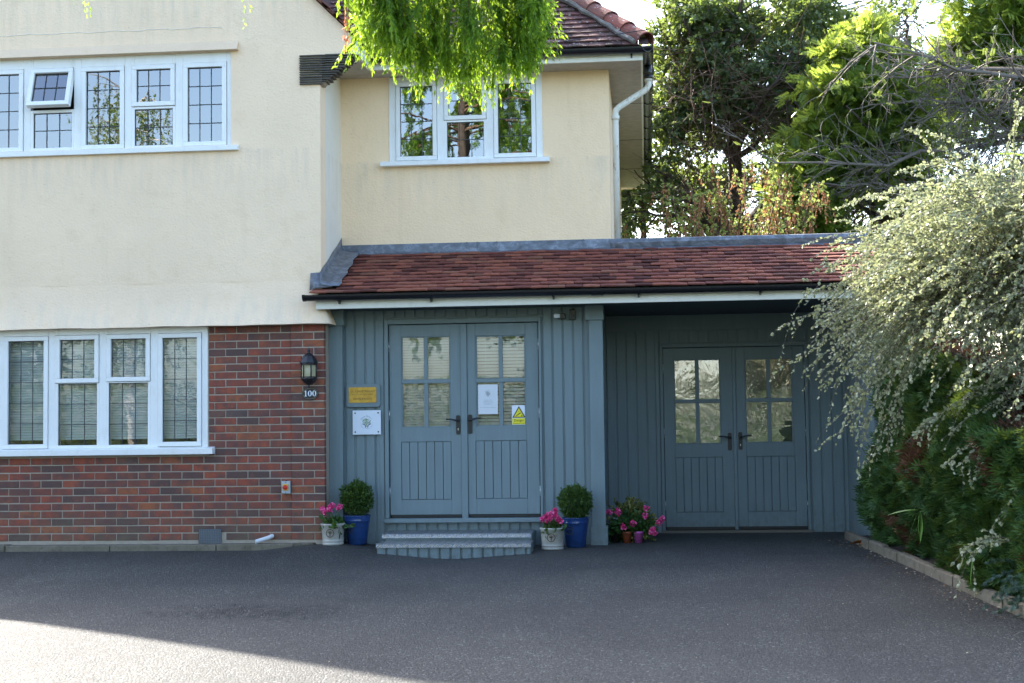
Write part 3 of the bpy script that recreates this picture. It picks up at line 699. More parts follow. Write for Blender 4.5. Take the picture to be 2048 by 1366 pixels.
window(LL, 13.69, [(-6.349, -5.979, 1.046, 2.078, 3, 5, G, 0), (-5.814, -5.457, 1.695, 2.081, 3, 2, G, 0), (-5.832, -5.433, 1.031, 1.643, 3, 3, Gt, 0), (-5.288, -4.932, 1.702, 2.082, 3, 2, G, 0),
    (-5.312, -4.912, 1.030, 1.643, 3, 3, Gt, 0), (-4.761, -4.410, 1.054, 2.082, 3, 5, G, 0)], (-6.6, -4.233, .930, 1.0, .075), 'ground floor window with lowered blinds behind leaded glass', (1.085, .0262))
window(UR, 14.60, [(-2.516, -2.172, 3.998, 4.741, 3, 4, G, 0), (-2.004, -1.652, 4.413, 4.738, 3, 2, G, 0), (-2.021, -1.633, 3.976, 4.346, 3, 2, Gt, 0), (-1.483, -1.132, 4.0, 4.735, 3, 4, G, 0)],
    (-2.72, -.946, 3.893, 3.952, .07), 'upper right window reflecting dark conifers')

# ================================================================== ENTRANCE EXTENSION
ext = thing('entrance_extension', (-.5, 14.3, 0), 'single storey blue grey timber clad entrance with a red tiled lean-to roof', 'extension')
def boards(x0, x1, z0, z1, Y, parent=ext, pitch=.1045, groove=.022, th=.013, phase=0):
    x = x0 + phase
    while x < x1 - .01:
        a, b = x, min(x + pitch - groove, x1)
        if b - a > .015:
            j = random.uniform(-.0012, .0012)
            bx('board', a, b, Y + j, Y + th + .002, z0, z1, BLUE, parent, .0022)
        x += pitch
MD = (-2.5885, -1.0227, 0.2265, 2.2386)
yW = 13.985
mb = wall_holes(-3.13, -.42, -.1, 2.40, yW + .014, yW + .09, [MD]); front = obj('front_wall', mb, BLUE, ext)
boards(-2.985, -2.6424, -.1, 2.33, yW, phase=.006, pitch=.1023); bx('corner_strip', -2.6424, -2.5983, yW - .004, yW + .013, -.1, 2.33, BLUE, ext, .002)
boards(-2.5983, -1.008, 2.2611, 2.333, yW, phase=.03, pitch=.1023); boards(-2.5983, -1.008, -.1, 0.2255, yW, phase=.03, pitch=.1023)
boards(-1.008, -.545, -.1, 2.33, yW, phase=.008, pitch=.1023)
# left pilaster and the post
bx('pilaster', -3.134, -2.998, 13.90, 14.06, -.02, 2.20, BLUE, ext, .004); bx('pilaster_cap', -3.15, -2.978, 13.875, 14.06, 2.185, 2.335, BLUE, ext, .004)
bx('post', -.5465, -.4105, 13.91, 14.07, -.02, 2.20, BLUE, ext, .005); bx('post_cap', -.578, -.399, 13.885, 14.075, 2.19, 2.335, BLUE, ext, .004); bx('post_plinth', -.558, -.392, 13.895, 14.075, -.02, .180, BLUE, ext, .004)
bx('partition_wall', -.56, -.42, 14.07, 15.40, -.05, 2.34, BLUE, ext)
# recess
yR = 15.40; RD = (.146, 1.722, -.05, 2.02)
obj('recess_wall', wall_holes(-.42, 2.30, -.05, 2.40, yR + .014, yR + .10, [RD]), BLUE, ext)
bx('header_board', -.42, 2.12, yR - .012, yR + .013, 2.17, 2.34, BLUE, ext, .003)
boards(-.42, .14, -.05, 2.17, yR, pitch=.1075, phase=.005); boards(.14, 1.73, 2.035, 2.17, yR, pitch=.105, phase=.02); boards(1.735, 2.12, -.05, 2.17, yR, pitch=.116, phase=.012)
bx('corner_strip', .105, .145, yR - .006, yR + .012, -.05, 2.17, BLUE, ext, .002)
bx('soffit', -3.15, 2.20, 13.575, 15.42, 2.335, 2.35, M_plain('shade-darkened soffit paint', (.06, .08, .09), .7), ext)  # soffit colour darkened to deepen the shade of the recess
sidew = bx('side_wall', 2.134, 2.27, 13.66, 15.50, -.05, 2.40, BLUE, ext)
y = 13.70
while y < 15.38:
    o = bx('board', 2.121, 2.136, y, y + .082, -.05, 2.335, BLUE, ext, .0018); y += .0925
bx('side_post', 2.119, 2.27, 13.60, 13.70, -.02, 2.335, BLUE, ext, .004)
obj('side_downpipe', MB().tube([(2.20, 13.52, 2.40), (2.20, 13.52, .02)], .034, 12), BLACK, ext)
# roof of the extension
ls = .459; lY, lZ = 13.47, 2.462
deck = obj('lean_to_roof', MB().add([(-3.15, 13.50, 2.455), (2.33, 13.50, 2.455), (2.33, 14.62, 2.965), (-3.15, 14.62, 2.965), (-3.15, 14.62, 2.36), (2.33, 14.62, 2.36), (-3.15, 13.58, 2.36), (2.33, 13.58, 2.36)],
    [(0, 1, 2, 3), (4, 5, 7, 6), (1, 7, 5, 2), (0, 3, 4, 6), (0, 6, 7, 1), (3, 2, 5, 4)]), DARK, ext)
tile_field(deck, TILE_LOW, -3.235, lambda y: 2.33, lY, lZ - .006, ls, 12, 12, .1655, .1005, .0115, .030, x0fun=lambda r: -3.235 if r == 0 else -2.99 + .0 * r, maxparts=298)
bx('flat_roof', -.42, 2.34, 14.70, 17.0, 2.93, 2.985, LEAD, ext)
# lead work
mb = MB().prism([(14.605, 3.078), (14.598, 3.078), (14.585, 2.985), (14.50, 2.945), (14.50, 2.94), (14.60, 2.975)], 'x', -3.15, -.33)
fl = obj('lead_flashing', mb, LEAD, ext)
for x in (-1.83, -1.72, -1.52, -.62): bx('lead_lap', x, x + .012, 14.588, 14.60, 2.985, 3.08, LEAD, fl)
mb = MB().prism([(14.56, 2.985), (14.545, 3.03), (14.56, 3.066), (14.60, 3.076), (14.70, 3.07), (14.72, 2.93), (14.60, 2.93)], 'x', -.335, 2.345)
obj('parapet_capping', mb, LEAD, ext, .004); obj('lead_flashing', MB().prism([(14.57, 2.983), (14.49, 2.945), (14.49, 2.935), (14.60, 2.95)], 'x', -.42, 2.345), LEAD, ext)
# side soaker against the gable: flat on the slope with an upstand, dressed round the corner
def lz(y): return lZ + (y - lY) * ls
V = []; nn = 14
for i in range(nn + 1):
    y = 13.575 + (14.60 - 13.575) * i / nn; z = lz(y) + .036; j = .006 * sin(i * 2.1)
    V += [(-2.955 + .012 * sin(i * 1.7), y, z + .002), (-3.06, y, z + .005 + j), (-3.135, y, z + .02 + j), (-3.147, y, z + .06), (-3.149, y, z + .135 + .004 * sin(i))]
mb = MB().add(V, [(i * 5 + k, i * 5 + k + 1, i * 5 + k + 6, i * 5 + k + 5) for i in range(nn) for k in range(4)], True)
mb.add([(-3.255, 13.648, 2.69), (-3.150, 13.648, 2.695), (-3.135, 13.60, 2.58), (-3.02, 13.585, 2.545), (-3.14, 13.58, 2.535), (-3.255, 13.60, 2.515), (-3.2, 13.585, 2.53)], [(0, 5, 6, 2, 1), (2, 6, 4, 3)], True)
o = obj('lead_soaker', mb, LEAD, ext); so = o.modifiers.new('thick', 'SOLIDIFY'); so.thickness = .004
bx('fascia', -3.179, 2.20, 13.545, 13.575, 2.323, 2.43, WHITE2, ext, .003)
gt = obj('gutter', half_pipe(-3.27, 2.25, 13.485, 2.452, .056), BLACK, ext)
obj('gutter_end', MB().prism([(13.485 + .06 * cos(t), 2.456 + .062 * sin(t)) for t in np.linspace(pi, 2 * pi, 13)], 'x', -3.29, -3.262), BLACK, gt)
for x in (-2.94, -2.04, -.861, -.049, 1.092, 1.9):
    obj('gutter_bracket', MB().prism([(x - .014, 2.41), (x + .014, 2.41), (x + .008, 2.368), (x - .008, 2.368)], 'y', 13.50, 13.548), BLACK, gt)
    obj('gutter_bracket', MB().prism([(13.485 + .061 * cos(t), 2.452 + .061 * sin(t)) for t in np.linspace(pi, 2 * pi, 11)], 'x', x - .011, x + .011), BLACK, gt)
obj('gutter_joint', MB().prism([(13.485 + .063 * cos(t), 2.454 + .064 * sin(t)) for t in np.linspace(pi, 2 * pi, 11)], 'x', -.50, -.385), BLACK, gt)
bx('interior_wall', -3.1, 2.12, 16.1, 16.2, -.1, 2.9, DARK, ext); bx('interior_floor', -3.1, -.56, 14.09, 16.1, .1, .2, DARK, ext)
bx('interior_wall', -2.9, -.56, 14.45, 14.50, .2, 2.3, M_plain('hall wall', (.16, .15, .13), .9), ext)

# ---- doors
def door(X0, X1, Z0, Z1, Y, gl, pn, handle, hinge_x, blind, keyhole, film=False, label=None):
    gx0, gx1, gz0, gz1 = gl; px0, px1, pz0, pz1 = pn; t = .044
    mb = wall_holes(X0, X1, Z0 + .03, Z1, Y, Y + t, [gl, pn]); d = obj('door', mb, BLUE, ext, .0025, label)
    # cross bars
    cx_ = (gx0 + gx1) / 2; cz = (gz0 + gz1) / 2 + .004; h = .021
    mb = MB().box(cx_ - h, cx_ + h, Y + .004, Y + .034, gz0, cz - h).box(cx_ - h, cx_ + h, Y + .004, Y + .034, cz + h, gz1).box(gx0, gx1, Y + .002, Y + .036, cz - h, cz + h)
    mb = obj('glazing_bar', mb, BLUE, d, .005)
    mb = ring(MB(), gx0 + .012, gx1 - .012, gz0 + .012, gz1 - .012, .012, Y + .008, Y + .03); obj('glazing_bead', mb, BLUE, d, .003)
    for a, b in ((gx0 + .012, cx_ - h), (cx_ + h, gx1 - .012)):
        for c, e in ((gz0 + .012, cz - h), (cz + h, gz1 - .012)):
            obj('pane', MB().add([(a, Y + .02, c), (b, Y + .02, c), (b, Y + .02, e), (a, Y + .02, e)], [(0, 1, 2, 3)]), GLASSW if film else GLASS2, d)
    n = 6; wd = (px1 - px0) / n
    bx('panel_back', px0, px1, Y + .03, Y + .04, pz0, pz1, BLUE, d)
    for i in range(n): bx('plank', px0 + wd * i + (.005 if i == 0 else .003), px0 + wd * (i + 1) - (.005 if i == n - 1 else .003), Y + .003, Y + .03, pz0 + .005, pz1 - .005, BLUE, d, .002)
    bx('weather_bar', X0 + .01, X1 - .004, Y + .008, Y + .05, Z0, Z0 + .029, BLACKM, d); bx('drip_bar', X0 + .012, X1 - .006, Y - .002, Y + .008, Z0 + .012, Z0 + .018, LEADC, d)
    hx, dirx = handle; hz = (gz0 + .03) if True else 0
    hp = obj('handle', MB().lathe([(.0001, 0), (.021, 0), (.021, .008), (.0001, .008)], (0, 0, 0), 4).add([], []), BLACKM, d) if False else None
    mb = MB(); r = .021; pl = []
    for k in range(9): t_ = pi * k / 8; pl.append((hx + r * cos(t_), hz + .075 + r * .6 * sin(t_)))
    for k in range(9): t_ = pi + pi * k / 8; pl.append((hx + r * cos(t_), hz - .09 + r * .6 * sin(t_)))
    mb.prism(pl, 'y', Y - .009, Y); hz2 = hz + .035
    mb.tube([(hx, Y - .008, hz2), (hx, Y - .05, hz2), (hx + dirx * .02, Y - .055, hz2 + .003), (hx + dirx * .07, Y - .055, hz2 + .014), (hx + dirx * .115, Y - .055, hz2 + .014)], [.012, .011, .0095, .008, .0075], 10)
    h_ = obj('handle', mb, BLACKM, d)
    if keyhole: bx('keyhole', hx - .004, hx + .004, Y - .0105, Y - .0088, hz - .062, hz - .040, STEEL, d)
    for z in (Z0 + .13 * (Z1 - Z0), Z0 + .53 * (Z1 - Z0), Z0 + .885 * (Z1 - Z0)):
        obj('hinge', MB().tube([(hinge_x, Y - .003, z - .045), (hinge_x, Y - .003, z + .055)], .0055, 8), STEEL, d)
    if blind:
        pitch, ang, mat = blind; mb = MB(); z = gz0 - .02
        while z < gz1 + .02:
            dz = pitch * ang; mb.add([(gx0 - .03, Y + .075, z), (gx1 + .03, Y + .075, z), (gx1 + .03, Y + .092, z + dz), (gx0 - .03, Y + .092, z + dz)], [(0, 1, 2, 3)])
            mb.add([(gx0 - .03, Y + .0745, z), (gx1 + .03, Y + .0745, z), (gx1 + .03, Y + .0745, z + .0022), (gx0 - .03, Y + .0745, z + .0022)], [(0, 1, 2, 3)]); z += pitch
        for xx in (gx0 + .09, gx1 - .09): mb.box(xx, xx + .002, Y + .068, Y + .07, gz0, gz1)
        obj('blind', mb, mat, d)
    if film:
        V = []; nn = 24
        for j in range(nn + 1):
            for i in range(nn + 1):
                x = gx0 + (gx1 - gx0) * i / nn; z = gz0 + (gz1 - gz0) * j / nn; V.append((x, Y + .05 + .006 * sin(x * 41 + z * 9) + .005 * sin(z * 23 + x * 13), z))
        obj('voile', MB().add(V, [(j * (nn + 1) + i, j * (nn + 1) + i + 1, (j + 1) * (nn + 1) + i + 1, (j + 1) * (nn + 1) + i) for j in range(nn) for i in range(nn)], True), FROST, d)
    return d
yD = 14.000
# frame of the main doors
mb = MB().box(-2.5885, -2.5504, 13.963, 14.055, 0.2695, 2.2386).box(-1.0462, -1.0227, 13.963, 14.055, 0.2695, 2.2386).box(-2.5504, -1.0462, 13.963, 14.055, 2.1916, 2.2386)
obj('door_frame', mb, BLUE, ext, .004)
bx('door_cill', -2.5954, -1.0178, 13.915, 14.055, 0.2265, 0.2676, BLUE, ext, .004)
D1 = door(-2.5425, -1.8281, 0.2715, 2.1838, yD, (-2.4222, -1.9299, 1.1611, 2.0693), (-2.43, -1.928, 0.4476, 1.0221), (-1.8565, -1), -2.5465, (.0265, .93, BLINDW), True)
D2 = door(-1.7616, -1.054, 0.2715, 2.1838, yD, (-1.6745, -1.1812, 1.166, 2.0644), (-1.6852, -1.1744, 0.4525, 1.0231), (-1.7371, 1), -1.0501, (.0335, .80, BLINDW), False)
bx('meeting_strip', -1.8262, -1.7635, 13.985, 14.045, 0.2548, 2.1838, BLUE, ext, .004)
yD2 = 15.412
mb = MB().box(.149, .186, yR - .012, yR + .07, -.02, 2.02).box(1.690, 1.722, yR - .012, yR + .07, -.02, 2.02).box(.186, 1.690, yR - .012, yR + .07, 1.984, 2.02)
obj('door_frame', mb, BLUE, ext, .004); bx('door_cill', .140, 1.73, yR - .05, yR + .06, -.03, .026, M_plain('oak cill', (.16, .14, .11), .7), ext, .003)
D3 = door(.192, .922, .032, 1.976, yD2, (.303, .797, .945, 1.856), (.302, .806, .216, .806), (.884, -1), .188, None, False, True)
D4 = door(.962, 1.684, .032, 1.976, yD2, (1.058, 1.561, .950, 1.854), (1.063, 1.570, .220, .808), (.997, 1), 1.688, None, True, True)
bx('meeting_strip', .924, .960, yR, yR + .05, .03, 1.976, BLUE, ext, .004)

# ---- steps
st = thing('entrance_steps', (-1.80, 13.6, 0), 'two low blue timber steps with aluminium chequer plate treads below the main doors', 'steps')
UPS = (-2.531, -1.105, 13.46, 13.935, .152); LOS = (-2.536, -1.083, 13.18, 13.50, .084)
bx('upper_carcass', UPS[0] + .03, UPS[1] - .008, 13.49, 13.98, -.12, .145, BLUE, st); bx('lower_carcass', LOS[0] + .022, LOS[1] - .017, 13.212, 13.49, -.15, .076, BLUE, st)
for (x0, x1, y0, y1, z) in (UPS, LOS):
    bx('tread', x0, x1, y0, y1, z - .006, z, TREAD, st); bx('nosing', x0, x1, y0, y0 + .004, z - .040, z - .004, TREAD, st)
mb = MB(); k = 0
for (x0, x1, y0, y1, z) in (UPS, LOS):
    x = x0 + .006
    while x < x1 - .05:
        sg = 1 if k % 2 else -1
        for q in range(4):
            a = x + q * .0105; mb.add([(a + (.020 if sg < 0 else 0), y0 - .0022, z - .036), (a + .0055 + (.020 if sg < 0 else 0), y0 - .0022, z - .036), (a + .0055 + (.020 if sg > 0 else 0), y0 - .0022, z - .010), (a + (.020 if sg > 0 else 0), y0 - .0022, z - .010)], [(0, 1, 2, 3)])
        r_ = 0
        while y0 + .02 + r_ * .058 < y1 - .05:
            yy_ = y0 + .02 + r_ * .058; s2 = sg * (1 if r_ % 2 else -1); r_ += 1
            for q in range(4):
                a = x + q * .011; mb.add([(a + (.022 if s2 < 0 else 0), yy_, z + .0018), (a + .006 + (.022 if s2 < 0 else 0), yy_, z + .0018), (a + .006 + (.022 if s2 > 0 else 0), yy_ + .045, z + .0018), (a + (.022 if s2 > 0 else 0), yy_ + .045, z + .0018)], [(0, 1, 2, 3)])
        x += .060; k += 1
obj('raised_pattern', mb, M_plain('raised plate bars', (.85, .86, .88), .25, metal=.9), st, kind='stuff')
x = LOS[0] + .008
while x < -1.10:
    bx('riser_board', x, min(x + .080, -1.095), 13.195, 13.212, -.15, .044, BLUE, st, .002); x += .1005
y = 13.212
while y < 13.93:
    bx('side_board', *((-1.100, -1.086) if y < 13.49 else (-1.113, -1.099)), y, min(y + .082, 13.975), -.12, .078 if y < 13.44 else .145, BLUE, st, .002); y += .1

# ================================================================== SMALL THINGS ON THE WALLS
lan = thing('wall_lantern', (-3.268, 13.60, 1.56), 'black half lantern with pale yellow glass on the brick pier above the number', 'lantern')
cx_, cy_ = -3.268, 13.612
hexp = lambda r, z: [(cx_ + r * cos(t), cy_ + r * sin(t), z) for t in [pi / 6 + k * pi / 3 for k in range(6)]]
bx('back_plate', cx_ - .045, cx_ + .045, 13.665, 13.679, 1.62, 1.86, BLACKM, lan, .004)
obj('roof', MB().lathe([(.088, 1.800), (.090, 1.806), (.078, 1.835), (.058, 1.868), (.034, 1.892), (.014, 1.905), (.010, 1.915), (.016, 1.925), (.010, 1.935), (.004, 1.955), (.0005, 1.957)], (cx_, cy_, 0), 8, sm=False), BLACKM, lan)
obj('base', MB().lathe([(.0005, 1.556), (.006, 1.560), (.010, 1.575), (.006, 1.586), (.022, 1.592), (.050, 1.612), (.074, 1.640), (.080, 1.652), (.080, 1.664), (.001, 1.664)], (cx_, cy_, 0), 8, sm=False), BLACKM, lan)
mb = MB()
for k in range(6):
    t = k * pi / 3; x, y = cx_ + .074 * cos(t), cy_ + .074 * sin(t); mb.tube([(x, y, 1.66), (x, y, 1.80)], .0075, 6)
    x, y = cx_ + .078 * cos(t + pi / 6) * .87, cy_ + .078 * sin(t + pi / 6) * .87
mb.lathe([(.080, 1.782), (.080, 1.802)], (cx_, cy_, 0), 6); mb.lathe([(.079, 1.660), (.079, 1.672)], (cx_, cy_, 0), 6)
obj('frame', mb, BLACKM, lan)
LG = N('pale lantern glass'); d1 = LG.n('ShaderNodeBsdfTransparent'); d2 = LG.n('ShaderNodeBsdfDiffuse'); d2.inputs[0].default_value = (.62, .58, .36, 1); mx = LG.n('ShaderNodeMixShader'); mx.inputs[0].default_value = .6
LG.l(d1.outputs[0], mx.inputs[1]); LG.l(d2.outputs[0], mx.inputs[2]); LG.l(mx.outputs[0], LG.out.inputs[0])
for k in range(6):
    a, b = k * pi / 3, (k + 1) * pi / 3; p = [(cx_ + .070 * cos(t), cy_ + .070 * sin(t)) for t in (a, b)]
    obj('pane', MB().add([(*p[0], 1.665), (*p[1], 1.665), (*p[1], 1.80), (*p[0], 1.80)], [(0, 1, 2, 3)]), LG.m, lan)
obj('bulb', MB().sphere((cx_, cy_, 1.73), .030, sz=1.2), M_plain('pearl bulb', (.85, .87, .9), .3), lan)

pq = thing('house_number', (-3.27, 13.67, 1.5), 'oval black number plate reading 100 below the lantern', 'plaque')
oval = lambda rx, rz, n=32: [(-3.270 + rx * cos(2 * pi * k / n), 1.507 + rz * sin(2 * pi * k / n)) for k in range(n)]
obj('plate', MB().prism(oval(.082, .060), 'y', 13.666, 13.678), BLACKM, pq, .002)
mb = MB(); zc = 1.509; hh = .028
def zero(x):
    n = 20
    o_ = [(x + .0195 * cos(2 * pi * k / n), 13.6645, zc + hh * sin(2 * pi * k / n)) for k in range(n)]; i_ = [(x + .0085 * cos(2 * pi * k / n), 13.6645, zc + (hh - .003) * sin(2 * pi * k / n)) for k in range(n)]
    mb.add(o_ + i_, [(k, (k + 1) % n, (k + 1) % n + n, k + n) for k in range(n)])
mb.box(-3.318, -3.308, 13.6640, 13.6645, zc - hh, zc + hh); mb.box(-3.324, -3.302, 13.6636, 13.6641, zc - hh, zc - hh + .005); mb.add([(-3.318, 13.6642, zc + hh), (-3.325, 13.6642, zc + hh - .009), (-3.325, 13.6642, zc + hh - .012), (-3.318, 13.6642, zc + hh - .007)], [(0, 1, 2, 3)])
zero(-3.272); zero(-3.228)
obj('digits', mb, SIGNW, pq)
obj('border', MB().add([(x, 13.6648, z) for x, z in oval(.075, .053)] + [(x, 13.6648, z) for x, z in oval(.072, .050)], [(k, (k + 1) % 32, (k + 1) % 32 + 32, k + 32) for k in range(32)]), M_plain('dull gold line', (.25, .22, .14), .5), pq)

def rrect(x0, x1, z0, z1, r, n=5):
    out = []
    for cx, cz, a in ((x1 - r, z1 - r, 0), (x0 + r, z1 - r, pi / 2), (x0 + r, z0 + r, pi), (x1 - r, z0 + r, 1.5 * pi)):
        out += [(cx + r * cos(a + pi / 2 * k / n), cz + r * sin(a + pi / 2 * k / n)) for k in range(n + 1)]
    return out
bp = thing('brass_plaque', (-2.86, 13.9750, 1.49), 'small brass name plate on a rounded blue grey backing board left of the doors', 'plaque')
obj('backing_board', MB().prism(rrect(-2.9722, -2.6306, 1.3715, 1.6025, .028), 'y', 13.9570, 13.9820), BLUE, bp, .004)
bx('plate', -2.9458, -2.6678, 13.9510, 13.9570, 1.4165, 1.5692, BRASS, bp)
mb = MB(); text_on(mb, 'GILL E EARTEY RENDREY', .0265, -2.8068, 13.9505, 1.5271, sx=.84); text_on(mb, 'B.D.S. (U. LOND)  L.D.S. R.C.S. (ENG)', .0155, -2.8068, 13.9505, 1.4987, sx=.84); text_on(mb, 'DENTAL SURGEON', .026, -2.8068, 13.9505, 1.4537, sx=.84)
obj('lettering', mb, ENGR, bp)

ws = thing('dental_sign', (-2.826, 13.9650, 1.22), 'white acrylic practice sign with a tree logo held by four studs, below the brass plate', 'sign')
sx0, sx1, sz0, sz1 = -2.9086, -2.6248, 1.0994, 1.3392
bx('panel', sx0, sx1, 13.9530, 13.9590, sz0, sz1, SIGNW, ws, .001)
mb = MB()
for x in (sx0 + .026, sx1 - .026):
    for z in (sz0 + .026, sz1 - .026): mb.tube([(x, 13.9490, z), (x, 13.9830, z)], .0075, 10)
obj('stud', mb, LEADC, ws)
def logo(parent, cx, cz, s, Y, navy, green, dense=True):
    mb = MB()
    for txt, R0, a0, step, sz, flip in (('Thame Dental', .066, 150, -10.6, .022, 0), ('Cosmetic Dental Care', .068, 205, 6.9, .0125, 1)):
        for i, ch in enumerate(txt):
            if ch == ' ': continue
            a = radians(a0 + step * i); R1 = R0 * s; text_on(mb, ch, sz * s, cx + R1 * cos(a), Y, cz + R1 * sin(a), (a + pi / 2) if flip else (a - pi / 2))
    for sd in (-1, 1):
        mb.add([(cx + sd * q[0] * s, Y, cz + q[1] * s) for q in ((.050, -.012), (.044, -.022), (.020, -.034), (.016, -.058), (.007, -.058), (.010, -.030), (.030, -.018))], [tuple(range(7)) if sd > 0 else tuple(range(6, -1, -1))])
    for a in (187, -7): mb.add([(cx + .066 * s * cos(radians(a)) + .0025 * s * cos(t), Y, cz + .066 * s * sin(radians(a)) + .0025 * s * sin(t)) for t in np.linspace(0, 5.2, 6)], [tuple(range(6))])
    obj('logo_print', mb, navy, parent)
    mb = MB(); rr = random.Random(3)
    for k in range(120):
        a = rr.uniform(0, 2 * pi); r = .046 * s * math.sqrt(rr.random()); x, z = cx + r * cos(a), cz + .004 * s + r * .72 * sin(a) + .006 * s; q = .0042 * s
        mb.add([(x - q, Y + .0002 * (k % 2), z), (x, Y + .0002 * (k % 2), z - q), (x + q, Y + .0002 * (k % 2), z), (x, Y + .0002 * (k % 2), z + q)], [(0, 1, 2, 3)])
    mb.add([(cx - .004 * s, Y, cz - .05 * s), (cx + .004 * s, Y, cz - .05 * s), (cx + .006 * s, Y, cz - .01 * s), (cx - .006 * s, Y, cz - .01 * s)], [(0, 1, 2, 3)])
    obj('logo_tree', mb, green, parent)
logo(ws, -2.7676, 1.2208, .92, 13.9525, NAVY, GRN)

nt_ = thing('paper_notice', (-1.59, 13.9950, 1.45), 'white laminated notice taped inside the lower left pane of the right main door', 'notice')
bx('sheet', -1.6569, -1.4611, 14.0140, 14.0155, 1.2854, 1.579, PAPER, nt_)
logo(nt_, -1.558, 1.4899, .52, 14.0135, GREYINK, GREYINK)
mb = MB(); 
for i, (s_, z) in enumerate((('Opening Times', 1.425), ('Monday to Friday', 1.411), ('Please ring the bell', 1.397), ('or telephone us', 1.384), ('We look forward to seeing you', 1.352))): text_on(mb, s_, .0125, -1.558, 14.0135, z)
obj('printed_lines', mb, GREYINK, nt_)
ds = thing('danger_sign', (-1.27, 13.9950, 1.27), 'yellow and black Danger compressed oxygen sticker in the corner of a door pane', 'sign')
ax0, ax1 = -1.3231, -1.1822; zb, zt = 1.176, 1.369
bx('sheet', ax0, ax1, 14.0130, 14.0142, zb, zt, SIGNW, ds)
mx_ = (ax0 + ax1) / 2; mb = MB().add([(ax0 + .004, 14.0126, 1.246), (ax1 - .004, 14.0126, 1.246), (mx_, 14.0126, 1.361)], [(0, 1, 2)]); obj('triangle_border', mb, INK, ds)
mb = MB().add([(ax0 + .020, 14.0122, 1.254), (ax1 - .020, 14.0122, 1.254), (mx_, 14.0122, 1.343)], [(0, 1, 2)]); mb.add([(ax0 + .003, 14.0126, zb + .004), (ax1 - .003, 14.0126, zb + .004), (ax1 - .003, 14.0126, 1.241), (ax0 + .003, 14.0126, 1.241)], [(0, 1, 2, 3)]); obj('yellow_field', mb, YEL, ds)
mb = MB(); text_on(mb, 'Danger', .034, mx_, 14.0120, 1.219); text_on(mb, 'Compressed Oxygen', .0135, mx_, 14.0120, 1.190)
mb.add([(mx_ - .038, 14.0118, 1.260), (mx_ - .032, 14.0118, 1.257), (mx_ + .018, 14.0118, 1.289), (mx_ + .020, 14.0118, 1.296), (mx_ + .012, 14.0118, 1.296)], [(0, 1, 2, 3, 4)])
mb.add([(mx_ + .022, 14.0118, 1.258), (mx_ + .034, 14.0118, 1.258), (mx_ + .032, 14.0118, 1.270), (mx_ + .028, 14.0118, 1.278), (mx_ + .025, 14.0118, 1.268)], [(0, 1, 2, 3, 4)])
for k in range(5): mb.add([(mx_ - .012 + k * .007, 14.0118, 1.302 + k * .003), (mx_ - .010 + k * .007, 14.0118, 1.301 + k * .003), (mx_ - .006 + k * .006, 14.0118, 1.316 + k * .002)], [(0, 1, 2)])
obj('symbols', mb, INK, ds)

isw = thing('isolator_switch', (-3.514, 13.67, .6), 'grey box with a red rotary knob on yellow, low on the brick wall', 'switch')
bx('box', -3.556, -3.470, 13.655, 13.700, .537, .657, M_plain('grey enclosure', (.42, .45, .47), .4), isw, .004)
bx('yellow_plate', -3.543, -3.487, 13.648, 13.655, .566, .628, M_plain('yellow plate', (.75, .45, .03), .4), isw, .003)
obj('knob', MB().prism([(-3.515 + .024 * cos(2 * pi * k / 18), .597 + .024 * sin(2 * pi * k / 18)) for k in range(18)], 'y', 13.636, 13.648).box(-3.540, -3.490, 13.622, 13.637, .590, .604), M_plain('red knob', (.62, .025, .015), .3), isw, .002)
bx('screw', -3.517, -3.511, 13.653, 13.655, .643, .649, INK, isw); bx('screw', -3.517, -3.511, 13.653, 13.655, .545, .551, INK, isw)
obj('cable_gland', MB().tube([(-3.513, 13.68, .655), (-3.513, 13.68, .666)], .008, 8), BLACK, isw)

av = thing('air_vent', (-4.28, 13.69, .06), 'grey square air vent grille at the bottom of the brick wall', 'vent')
VG = M_plain('grey grille', (.13, .145, .16), .6); bx('frame', -4.396, -4.172, 13.688, 13.715, .052, .196, M_plain('dark grille', (.04, .045, .05), .8), av)
mb = MB()
for k in range(13): x = -4.388 + k * .0173; mb.box(x, x + .0095, 13.683, 13.690, .056, .192)
for k in range(9): z = .058 + k * .0158; mb.box(-4.39, -4.178, 13.6845, 13.6885, z, z + .0085)
obj('grille', mb, VG, av)
tag(obj('waste_pipe', MB().tube([(-3.655, 13.69, .125), (-3.68, 13.64, .112), (-3.79, 13.56, .078)], .021, 14, cap=False).tube([(-3.655, 13.69, .125), (-3.68, 13.64, .112), (-3.785, 13.562, .0785)], .018, 14), M_plain('white pipe', (.72, .74, .76), .3)), 'short white plastic pipe sticking out at the foot of the brick wall', 'pipe')
sl = thing('security_light', (-.86, 13.9650, 2.24), 'small black sensor light with a white lens above the right of the doors', 'light')
bx('housing', -0.8495, -0.7751, 13.9200, 13.9850, 2.208, 2.262, BLACK, sl, .005); bx('lens', -0.8857, -0.824, 13.8900, 13.9350, 2.218, 2.258, SIGNW, sl, .010)
bell = thing('keypad_box', (-.72, 13.9750, 2.25), 'small dark vented box high on the cladding beside the post', 'box')
bx('case', -0.7359, -0.6753, 13.9570, 13.9860, 2.200, 2.305, BLACK, bell, .004); mb = MB()
for k in range(5):
    for j in range(3): mb.box(-.728 + j * .018, -.717 + j * .018, 13.9540, 13.9580, 2.208 + k * .009, 2.213 + k * .009)
obj('buttons', mb, LEADC, bell)

